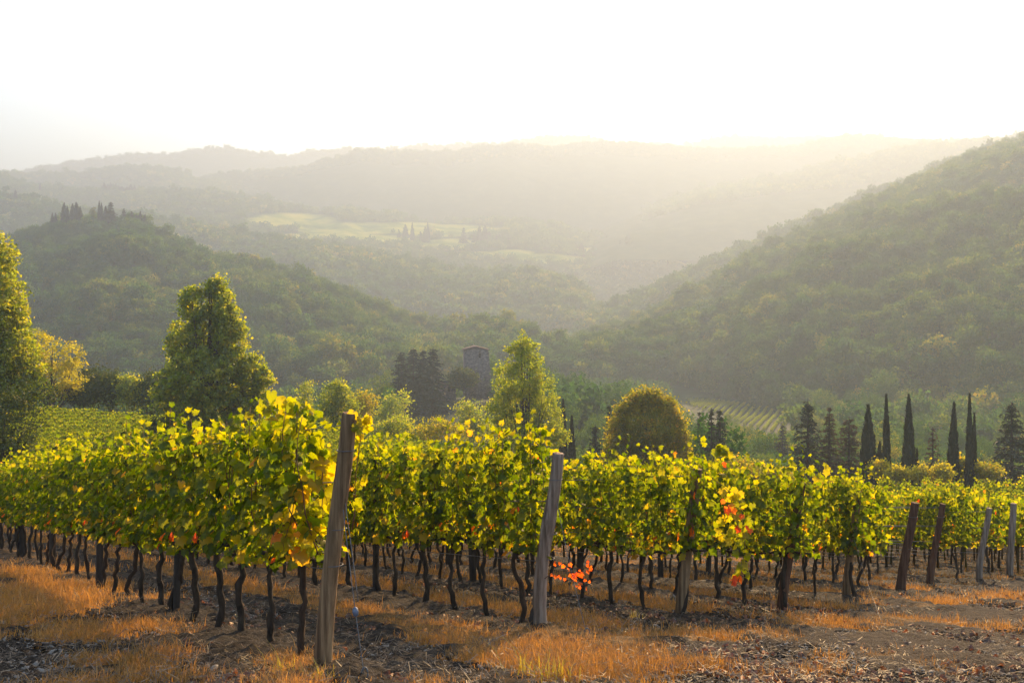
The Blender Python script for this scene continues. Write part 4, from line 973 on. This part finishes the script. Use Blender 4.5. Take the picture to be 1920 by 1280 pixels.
# the hazy vineyard on the valley floor
aq = math.radians(71)
for i in range(-70, 80):
    for j in range(-60, 60):
        X = 85 + math.cos(aq) * i * 4.1 - math.sin(aq) * j * 2.9; Yv = 400 + math.sin(aq) * i * 4.1 + math.cos(aq) * j * 2.9
        if Yv < 200: continue
        z = gz(X, Yv); s = HX + FPX * X / Yv; py = HY - (z - CZ) * FPX / Yv
        if in_field(np.array([s]), np.array([py]))[0]: addp(X, Yv, z, (1.05, 1.2, .9), aq, 6 + int(rgl.integers(0, 3)), .3)
ob = scatter("grapevines", LT, np.array(PP, dtype=float), np.array(SC, dtype=float), np.array(RT, dtype=float), np.array(IX), np.array(TI), M_vine_far, "rows of grapevines filling the rest of the vineyards")
print("vines near", len(near), "of", len(vines), "scatter", len(PP))

# ------------------------------------------------------------------ posts, wires, anchors
def post_mesh(base, top, rad, rg, bend=0.0, crack=True, knot=False, flare=.0):
    base = np.array(base, dtype=float); top = np.array(top, dtype=float); L = np.linalg.norm(top - base); n = 64; k = 30
    ax = (top - base) / L; u = np.cross(ax, [0, 1.0, 0]); u /= np.linalg.norm(u); v = np.cross(ax, u)
    V = []; an = np.arange(k) * 2 * math.pi / k; cj = k * 3 // 4
    tt = np.linspace(-.05, 1, n)
    for i, t in enumerate(tt):
        c = base + (top - base) * t + u * bend * (math.sin(t * 5.2) * .6 + .5 * math.sin(t * 2.1)) + v * bend * .3 * math.sin(t * 4)
        r = rad * (1.12 - .16 * t + flare * max(0, .12 - t) * 4) * (1 + .10 * vn(np.cos(an) * 1.3 + 5, np.sin(an) * 1.3 + t * 6, 3) + .03 * vn(an * 9 / 6.28 * 2, np.full(k, t * 3), 8))
        if knot: r = r * (1 + .38 * np.exp(-((t - .60) / .03) ** 2) * np.exp(-((((an - math.pi * 1.35 + math.pi) % (2 * math.pi)) - math.pi) / .6) ** 2)) * (1 + .12 * math.exp(-((t - .60) / .07) ** 2))
        if crack:
            j = (cj + int(round(1.2 * math.sin(t * 4)))) % k
            depth = .38 * (1 if (.04 < t < .97) else .4) * (1 if (t > .45 or knot) else .55 * max(0, math.sin(t * 9)))
            r = np.array(r); r[j] *= (1 - depth)
            j2 = (j + 3 + int(3 * t)) % k; r[j2] *= (1 - .16 * (t > .3))
        V.append(c + np.cos(an)[:, None] * u * np.reshape(r, (-1, 1)) + np.sin(an)[:, None] * v * np.reshape(r, (-1, 1)))
    V = np.concatenate(V); F = [(i * k + j, i * k + (j + 1) % k, (i + 1) * k + (j + 1) % k, (i + 1) * k + j) for i in range(n - 1) for j in range(k)]
    mb = MB(); mb.add(V, np.array(F)); V2 = V[-k:]; cc = V2.mean(0) - ax * .012; s0 = mb.n
    V3 = cc + (V2 - cc) * .93 + ax * .010; mb.add(V3, np.array([((j + 1) % k + 0, j, j, j) for j in range(1)])[:0].reshape(0, 4) if False else np.array([(j, (j + 1) % k, (j + 2) % k, (j + 2) % k) for j in range(0)]).reshape(0, 4).astype(int))
    ring0 = (n - 1) * k
    mb.F4.append(np.array([(ring0 + j, ring0 + (j + 1) % k, s0 + (j + 1) % k, s0 + j) for j in range(k)], dtype=np.int32))
    mb.add([cc], np.zeros((0, 4), dtype=int)); mb.F3.append(np.array([(s0 + j, s0 + (j + 1) % k, s0 + k) for j in range(k)], dtype=np.int32))
    return mb

rgp = np.random.default_rng(33)
POSTS = []
for r, (nm, b, tp, rad, mt, lab) in enumerate(ENDS):
    X, Y = rowpoint(ROWS[r], b[0]); z = gz(X, Y); B = np.array([X, Y, z])
    yb = HY - (z - CZ) * FPX / Y
    Yt = Y - .06; T = pix(tp[0], tp[1], Yt)
    t = thing("end_post", lab, "post", tuple(B), 0, "end posts of the vine rows")
    mb = post_mesh((0, 0, 0), T - B, rad, rgp, bend=[.02, .055, .01, .02, .02, .03, .02, .06, .02][r], knot=(r == 1), flare=.5 if r in (1, 5) else .1)
    mb.build("post_body", mt, t, smooth=True)
    if r == 1:
        sp = MB(); add_tube(sp, [(-.075, -.02, -.2), (-.085, -.02, .10), (-.07, -.02, .24), (-.055, -.02, .30)], [.05, .045, .03, .012], 9, rgp, .2); sp.build('foot_stub', M_stake, t)
    ax = T - B
    for q in ([.42, .86, .56] if r < 2 else [.5, .85]):
        c = ax * q; an = np.linspace(0, 6.5, 22); rr = rad * 1.06 * (1.12 - .16 * q) + .004
        pts = np.stack([np.cos(an) * rr, np.sin(an) * rr, .004 * an / 6.28 + 0 * an], -1) + c; pts[:, 0] += ax[0] * .0; m2 = MB(); add_tube(m2, pts, .0032, 5)
        m2.build("wire_wrap", M_wire, t)
    POSTS.append((B, T, ax))
print([round(float(np.linalg.norm(p[2])), 2) for p in POSTS])
# trellis wires: from each end post back along its row
WNAME = ["top", "upper", "middle", "lowest"]
for r, (B, T, ax) in enumerate(POSTS):
    t = thing("trellis_wire", "thin trellis wires stretched along the row from %s" % ENDS[r][0], "wire", tuple(B), 0, "trellis wires of the vine rows")
    for w, q in enumerate([.96, .74, .55, .40]):
        p0 = ax * q + np.array([0, 0, 0]); L = 24 if r < 4 else 30; pts = [p0]
        for d in np.arange(1.2, L, 1.2):
            X = B[0] + ROWDIR[0] * d; Y = B[1] + ROWDIR[1] * d; s = HX + FPX * X / Y
            if s < -150: break
            pts.append(np.array([ROWDIR[0] * d, ROWDIR[1] * d, gz(X, Y) - B[2] + ax[2] * q * .98 + rgp.normal(0, .006)]))
        m = MB(); add_tube(m, pts, .0042 if r < 2 else .0055, 4); m.build("wire", M_wire, t)
# stakes inside the rows
for r in range(6):
    X0, Y0 = rowpoint(ROWS[r], ENDS[r][1][0])
    for j, d in enumerate({0: [4.05, 8.1, 12.0, 15.8], 1: [3.95, 9.4, 14.5], 2: [5, 10], 3: [4.7, 9.5], 4: [4.5], 5: [5]}[r]):
        X = X0 + ROWDIR[0] * d; Y = Y0 + ROWDIR[1] * d; z = gz(X, Y); H = 2.0
        t = thing("row_stake", "%s straight dark stake inside the row behind %s" % (ORD[j], ENDS[r][0]), "stake", (X, Y, z), ROWANG + rgp.uniform(-.2, .2), "stakes inside the vine rows")
        mb = MB(); w = .034 if (r, j) == (0, 0) or r == 1 else .045; V, F = box_vf(-w, w, -w, w, -.3, H); V = np.concatenate([V]); mb.add(V, F); o = mb.build("post_body", M_stake, t)
        o.rotation_euler = (rgp.normal(0, .02), rgp.normal(0, .02), 0)
        bv = o.modifiers.new("bevel", 'BEVEL'); bv.width = .008; bv.segments = 2
# anchor wires in front of the end posts
for r, (q, end_px, tens) in {0: (.70, (684, 1272), .62), 1: (.80, (1101, 1192), .9), 4: (.6, (1657, 1176), 0)}.items():
    B, T, ax = POSTS[r]; P0 = B + ax * q
    # ground point seen at end_px: march along the sight line
    Yq = 3.0
    while Yq < 40:
        P = pix(end_px[0], end_px[1] , Yq)
        if P[2] <= gz(P[0], Yq) + .06: break
        Yq += .01
    E = P - np.array([0, 0, .0]); D = E - P0
    t = thing("anchor_wire", "slack anchor wire running from %s to the ground" % ENDS[r][0], "wire", tuple(P0), 0, "anchor wires of the end posts")
    m = MB(); pts = [D * s + np.array([0, 0, -.05 * math.sin(s * math.pi)]) for s in np.linspace(0, 1, 12)]; add_tube(m, pts, .0030 if r < 2 else .0013, 5); m.build("wire", M_wire, t)
    if r in (0,):
        m = MB(); pts = [D * s + np.array([.02, 0, .03 * math.sin(s * math.pi)]) for s in np.linspace(-.25, tens, 10)]; add_tube(m, pts, .003, 4); m.build("wire", M_wire, t)
    if tens and r == 0:
        c = D * tens + np.array([0, 0, -.05]); m = MB(); dn = D / np.linalg.norm(D); add_tube(m, [c - dn * .035, c - dn * .025, c, c + dn * .025, c + dn * .035], [.006, .018, .024, .018, .006], 10); m.build("tensioner", M_tens, t, smooth=True)
    if r < 2:
        m = MB(); a = np.linspace(-.3, 2 * math.pi - .3, 18); R_ = .022
        loop = [D + np.array([math.cos(x - math.pi / 2) * R_, .0, .035 + math.sin(x - math.pi / 2) * R_ * 2.1]) for x in a] + [D + np.array([.012, 0, -.06]), D + np.array([.02, 0, -.25])]
        add_tube(m, loop, .007, 6); m.build("anchor_eye", M_wire, t, smooth=True)

# loose sprigs: on the tallest post, the long shoot with red leaves, the red shoots at the pale post
def sprig(name, label, paths, rg, lc0, lc1, size, step=.06, stem=M_cane, spread=.05):
    O = np.array(paths[0][0]); t = thing(name, label, "vine shoot", tuple(O)); sb = MB(); P = []
    for path in paths:
        path = np.array(path); q = np.linspace(0, 1, len(path)); u = np.linspace(0, 1, 14); pp = np.stack([np.interp(u, q, path[:, j]) for j in range(3)], -1); pp += rg.normal(0, .008, pp.shape)
        add_tube(sb, pp - O, np.linspace(.005, .002, 14), 5); L = np.linalg.norm(np.diff(pp, axis=0), axis=1).sum(); n = int(L / step)
        uu = rg.uniform(0.02, 1, n); P.append(np.stack([np.interp(uu, u, pp[:, j]) for j in range(3)], -1) + rg.normal(0, spread, (n, 3)))
    P = np.concatenate(P) - O; n = len(P); sb.build("stem", stem, t)
    R = rotmats(np.stack([rg.normal(0, .5, n), rg.normal(0, .4, n), -rg.uniform(.1, 1, n)], -1), np.stack([rg.normal(0, .5, n), np.where(rg.uniform(0, 1, n) < .8, -1, 1) * 1.0, rg.uniform(-.1, .9, n)], -1))
    V, F, a = place(*LEAF_HI, P, R, size * rg.uniform(.6, 1.2, n), rg.uniform(lc0, lc1, n)); MB().add(V, F, a).build("leaves", M_vine, t); return t
rgs = np.random.default_rng(4)
Yp = POSTS[0][1][1]
sprig("vine_shoot", "yellow vine sprig curling over the top of the tallest post", [[pix(640, 800, Yp + .12), pix(652, 774, Yp + .02), pix(662, 790, Yp - .05), pix(664, 812, Yp - .06)], [pix(664, 990, Yp + .15), pix(668, 900, Yp + .12), pix(672, 850, Yp + .1), pix(676, 800, Yp + .05), pix(690, 778, Yp + .05)]], rgs, .5, .75, .075, .045, spread=.03)
Yq = POSTS[3][0][1] - 1.0
sprig("vine_shoot", "long hanging shoot with bright red leaves between the third and fourth posts", [[pix(1345, 905, Yq + .3), pix(1385, 930, Yq), pix(1395, 975, Yq - .1), pix(1392, 1030, Yq - .1), pix(1385, 1090, Yq - .1)], [pix(1370, 950, Yq), pix(1350, 1000, Yq), pix(1395, 1010, Yq - .1), pix(1400, 1060, Yq - .1)]], rgs, .45, .80, .12, .045, spread=.07)
sprig("vine_shoot", "cluster of red leaves on the shoot tip beside the third post", [[pix(1362, 935, Yq - .15), pix(1372, 965, Yq - .2), pix(1388, 990, Yq - .2)], [pix(1385, 1085, Yq - .2), pix(1382, 1102, Yq - .2)]], rgs, .95, 1.0, .09, .05, spread=.07)
sprig("vine_shoot", "tall curling green vine tip rising above the third row", [[pix(1340, 890, Yq + .9), pix(1335, 862, Yq + .9), pix(1352, 838, Yq + .9), pix(1362, 850, Yq + .9), pix(1358, 885, Yq + .9)]], rgs, .4, .7, .11, .035, spread=.035)
sprig("vine_shoot", "upright yellow vine tip right of the fourth post", [[pix(1508, 930, Yq + 2), pix(1528, 900, Yq + 2), pix(1545, 885, Yq + 2), pix(1558, 868, Yq + 2)]], rgs, .5, .72, .11, .07, spread=.03)
sprig("vine_shoot", "tall yellow vine tips rising left of the tallest post", [[pix(520, 830, Yp + .9), pix(510, 780, Yp + .9), pix(513, 748, Yp + .9)], [pix(545, 840, Yp + .8), pix(538, 780, Yp + .8), pix(540, 750, Yp + .8)], [pix(580, 850, Yp + .6), pix(572, 800, Yp + .6), pix(560, 775, Yp + .6)]], rgs, .45, .75, .10, .03, spread=.04)
sprig("vine_shoot", "big golden leaves hanging at the row end just left of the tallest post", [[pix(598, 850, Yp + .35), pix(585, 930, Yp + .25), pix(572, 1000, Yp + .2), pix(560, 1050, Yp + .2)], [pix(604, 880, Yp + .3), pix(606, 950, Yp + .2), pix(600, 1020, Yp + .2)], [pix(575, 900, Yp + .3), pix(545, 960, Yp + .25), pix(528, 1040, Yp + .25)], [pix(604, 820, Yp + .4), pix(608, 880, Yp + .35), pix(612, 950, Yp + .25)]], rgs, .50, .84, .135, .05, spread=.05)
Y2 = POSTS[1][0][1]
sprig("vine_shoot", "low thin shoot with small scarlet leaves right of the pale crooked post", [[pix(1022, 1085, Y2 - .1), pix(1050, 1065, Y2), pix(1085, 1075, Y2 + .1), pix(1110, 1088, Y2 + .1)], [pix(1045, 1078, Y2), pix(1080, 1068, Y2 + .1), pix(1104, 1062, Y2 + .1)], [pix(1060, 1066, Y2), pix(1090, 1092, Y2)]], rgs, .955, .995, .044, .034, spread=.05)

# ------------------------------------------------------------------ ground cover
def blade_template(rg, n=26, h=.16, spread=.09, w=.004):
    V, F = [], []; 
    for i in range(n):
        a = rg.uniform(0, 6.28); b = np.array([rg.normal(0, spread), rg.normal(0, spread), 0]); l = h * rg.uniform(.4, 1.3); le = rg.uniform(.15, 1.1) * l
        d = np.array([math.cos(a), math.sin(a), 0]); s = np.array([-d[1], d[0], 0]) * w
        m = b + d * le * .35 + np.array([0, 0, l * .62]); e = b + d * le + np.array([0, 0, l * .95]); k = len(V)
        V += [b - s, b + s, m - s * .7, m + s * .7, e]; F += [(k, k + 1, k + 3, k + 2), (k + 2, k + 3, k + 4, k + 4)]
    F = np.array(F); return np.array(V), [F[0::2], F[1::2][:, :3]], np.repeat(rg.uniform(0, 1, n), 5)
GT = [blade_template(rgs, 30, rgs.uniform(.05, .12), .10, .003) for _ in range(6)]
def ground_pts(n, ymax, rg, smin=-150, smx=2070, ymin=5.6):
    Y = 1 / rg.uniform(1 / ymax, 1 / ymin, n); S = rg.uniform(smin, smx, n); X = (S - HX) / FPX * Y; return X, Y, S
X, Y, S = ground_pts(120000, 42, rgs); g = grass_mask(X, Y); k = (rgs.uniform(0, 1, len(X)) < g ** 1.3 * .72 * np.clip(14 / Y, .25, 1)); X, Y = X[k][:34000], Y[k][:34000]; n = len(X); print("tufts", n)
sc = rgs.uniform(.5, 1.15, n) * (1 + np.clip(Y - 10, 0, 25) * .045)
scatter("dry_grass", GT, np.stack([X, Y, ground(X, Y) - .01], -1), np.stack([sc, sc, sc * rgs.uniform(.5, 1.1, n)], -1), np.stack([np.zeros(n), np.zeros(n), rgs.uniform(0, 6.28, n)], -1), rgs.integers(0, 6, n), np.clip(.5 + .8 * vn(X * .7, Y * .7, 4) + rgs.normal(0, .12, n), 0, 1), M_grass, "short dry golden grass in patches along the rows")
LL = []
for i in range(3):
    V = LEAF_HI[0].copy(); V[:, 2] = V[:, 2] * (2.0 + i) + .12 * np.sin(V[:, 0] * (6 + i)); LL.append((V, [LEAF_HI[1]], np.full(len(V), .2 + .3 * i)))
X, Y, S = ground_pts(60000, 34, rgs); pr = PERP[0] * X + PERP[1] * Y; dd = np.min([np.abs(pr - r) for r in ROWS], axis=0); cl = fbm(X * .8, Y * .8, 3, 55)
k = rgs.uniform(0, 1, len(X)) < np.clip(.03 + .28 * np.exp(-(dd / .45) ** 2) + .45 * (cl - .15), 0, 1) * np.clip(12 / Y, .3, 1) * (pr > 1.8); X, Y = X[k][:9000], Y[k][:9000]; n = len(X)
s_ = rgs.uniform(.025, .07, n); scatter("fallen_leaves", LL, np.stack([X, Y, ground(X, Y) + .05], -1), np.stack([s_] * 3, -1), np.stack([rgs.normal(0, .6, n), rgs.normal(0, .6, n), rgs.uniform(0, 6.28, n)], -1), rgs.integers(0, 3, n), rgs.uniform(0, 1, n), M_litter, "fallen brown and red vine leaves scattered on the soil")
def rock_template(rg):
    k = 7; V = []; F = []
    for i, z in enumerate((-.35, .0, .35)):
        for j in range(k): r = (1.0, 1.05, .6)[i] * rg.uniform(.6, 1.15); a = j / k * 6.283 + rg.uniform(-.2, .2); V.append((math.cos(a) * r, math.sin(a) * r * .8, z + rg.uniform(-.15, .15)))
    for i in range(2): F += [(i * k + j, i * k + (j + 1) % k, (i + 1) * k + (j + 1) % k, (i + 1) * k + j) for j in range(k)]
    V.append((0, 0, .5)); T = [(2 * k + j, 2 * k + (j + 1) % k, 3 * k) for j in range(k)]
    return np.array(V), [np.array(F), np.array(T)], np.full(len(V), .5)
RT_ = [rock_template(rgs) for _ in range(6)]
X, Y, S = ground_pts(110000, 30, rgs); g = grass_mask(X, Y); cl = fbm(X * .9, Y * .9, 3, 66)
k = rgs.uniform(0, 1, len(X)) < np.clip(.55 + 1.2 * cl, 0, 1) * (1 - g * .8); X, Y = X[k][:50000], Y[k][:50000]; n = len(X); s_ = .008 + .030 * rgs.uniform(0, 1, n) ** 5 + .006 * rgs.uniform(0, 1, n)
s_ = s_ * (1 + np.clip(Y - 10, 0, 20) * .05)
scatter("soil_clods", RT_, np.stack([X, Y, ground(X, Y) + .02], -1), np.stack([s_ * rgs.uniform(.8, 1.6, n), s_, s_ * .7], -1), np.stack([rgs.normal(0, .3, n), rgs.normal(0, .3, n), rgs.uniform(0, 6.28, n)], -1), rgs.integers(0, 6, n), rgs.uniform(0, 1, n), M_clod, "rough dark soil clods between the rows")
X, Y, S = ground_pts(11000, 26, rgs); n = len(X); s_ = rgs.uniform(.005, .016, n) + .02 * (rgs.uniform(0, 1, n) < .02)
scatter("pebbles", RT_, np.stack([X, Y, ground(X, Y) + .03], -1), np.stack([s_ * 1.4, s_, s_ * .6], -1), np.stack([rgs.normal(0, .3, n), rgs.normal(0, .3, n), rgs.uniform(0, 6.28, n)], -1), rgs.integers(0, 6, n), rgs.uniform(0, 1, n), M_pebble, "small pale stones strewn over the headland soil")
def straw_template(rg):
    V, F = [], []
    for i in range(9):
        c = rg.normal(0, .09, 3) * np.array([1, 1, .12]); a = rg.uniform(0, 6.28); l = rg.uniform(.03, .12); d = np.array([math.cos(a), math.sin(a), rg.uniform(-.2, .35)]) * l; s = np.array([-d[1], d[0], 0]) / l * rg.uniform(.0015, .004)
        k = len(V); V += [c - s, c + s, c + d + s * .6, c + d - s * .6]; F.append((k, k + 1, k + 2, k + 3))
    return np.array(V), [np.array(F)], np.repeat(rg.uniform(0, 1, 9), 4)
ST = [straw_template(rgs) for _ in range(8)]
X, Y, S = ground_pts(6000, 26, rgs); n = len(X); s_ = rgs.uniform(.5, 1.1, n) * (1 + np.clip(Y - 10, 0, 20) * .04)
scatter("straw_litter", ST, np.stack([X, Y, ground(X, Y) + .045 + .02 * rgs.normal(0, 1, n)], -1), np.stack([s_] * 3, -1), np.stack([rgs.normal(0, .25, n), rgs.normal(0, .25, n), rgs.uniform(0, 6.28, n)], -1), rgs.integers(0, 8, n), rgs.uniform(0, 1, n), M_straw, "dry broken stalks and prunings strewn over the soil")  # stalks added to give the smooth soil fine highlights
# longer tufts in front
GL = [blade_template(rgs, 40, .30, .10, .005) for _ in range(2)]
M_green = leafmat("green_grass", [(0, (.16, .15, .02)), (1, (.42, .33, .05))], .5, (1.8, 1.6, .5), .04)
for (px, py, sc, lab) in [(1005, 1276, .8, "bright upright grass tuft at the bottom edge right of centre"), (1045, 1280, .7, "second bright grass tuft at the bottom edge, right of the first"), (785, 1205, .35, "tiny green grass tuft on bare soil right of the tallest post"), (540, 1268, .6, "golden grass tuft left of the foot of the tallest post"), (615, 1286, .6, "golden grass tuft at the foot of the tallest post"), (1190, 1160, .4, "small green weed behind the scarlet shoot")]:
    Yq = 4.0
    while Yq < 40:
        Pq = pix(px, py, Yq)
        if Pq[2] <= gz(Pq[0], Yq): break
        Yq += .02
    V, F, a = GL[int(rgs.integers(0, 2))]; me = mesh("grass_tuft", V, F, M_green, {"lc": a}); o = obj("grass_tuft", me, None, (Pq[0], Pq[1], gz(Pq[0], Pq[1]))); o.scale = (sc,) * 3; tag(o, lab, "grass tuft")
# broken canes lying on the headland
for (x0, y0, x1, y1, r_, lab) in [(1538, 1258, 1580, 1268, .014, "short brown stick lying on the gravel at the bottom right"), (1590, 1266, 1650, 1278, .008, "thin long stick right of the short brown stick"), (1648, 1262, 1680, 1266, .010, "pale split stick on the gravel near the bottom edge")]:
    P = []
    for (px, py) in ((x0, y0), (x1, y1)):
        Yq = 4.0
        while Yq < 40:
            Pq = pix(px, py, Yq)
            if Pq[2] <= gz(Pq[0], Yq) + .05: break
            Yq += .01
        P.append(Pq)
    m = MB(); a, b = P; add_tube(m, [np.zeros(3), (b - a) * .5 + np.array([0, .02, .015]), b - a], [r_, r_ * .9, r_ * .6], 7, rgs, .15); o = m.build("stick", M_wood, None, True, tuple(a)); tag(o, lab, "stick")

# ------------------------------------------------------------------ haze
def build_haze():
    V, F = box_vf(-4600, 5600, -200, 5400, -1850, 680)
    m, nt = newmat("haze_air")
    v = N(nt, "ShaderNodeVolumePrincipled"); v.inputs["Color"].default_value = (.385, .46, .565, 1)
    v.inputs["Density"].default_value = HAZE_DENSITY; v.inputs["Anisotropy"].default_value = 0.41
    o = N(nt, "ShaderNodeOutputMaterial"); nt.links.new(v.outputs[0], o.inputs[1])
    ob = obj("haze", mesh("haze", V, [F], m)); ob["kind"] = "stuff"; ob["label"] = "pale golden morning haze filling the valley"
build_haze()
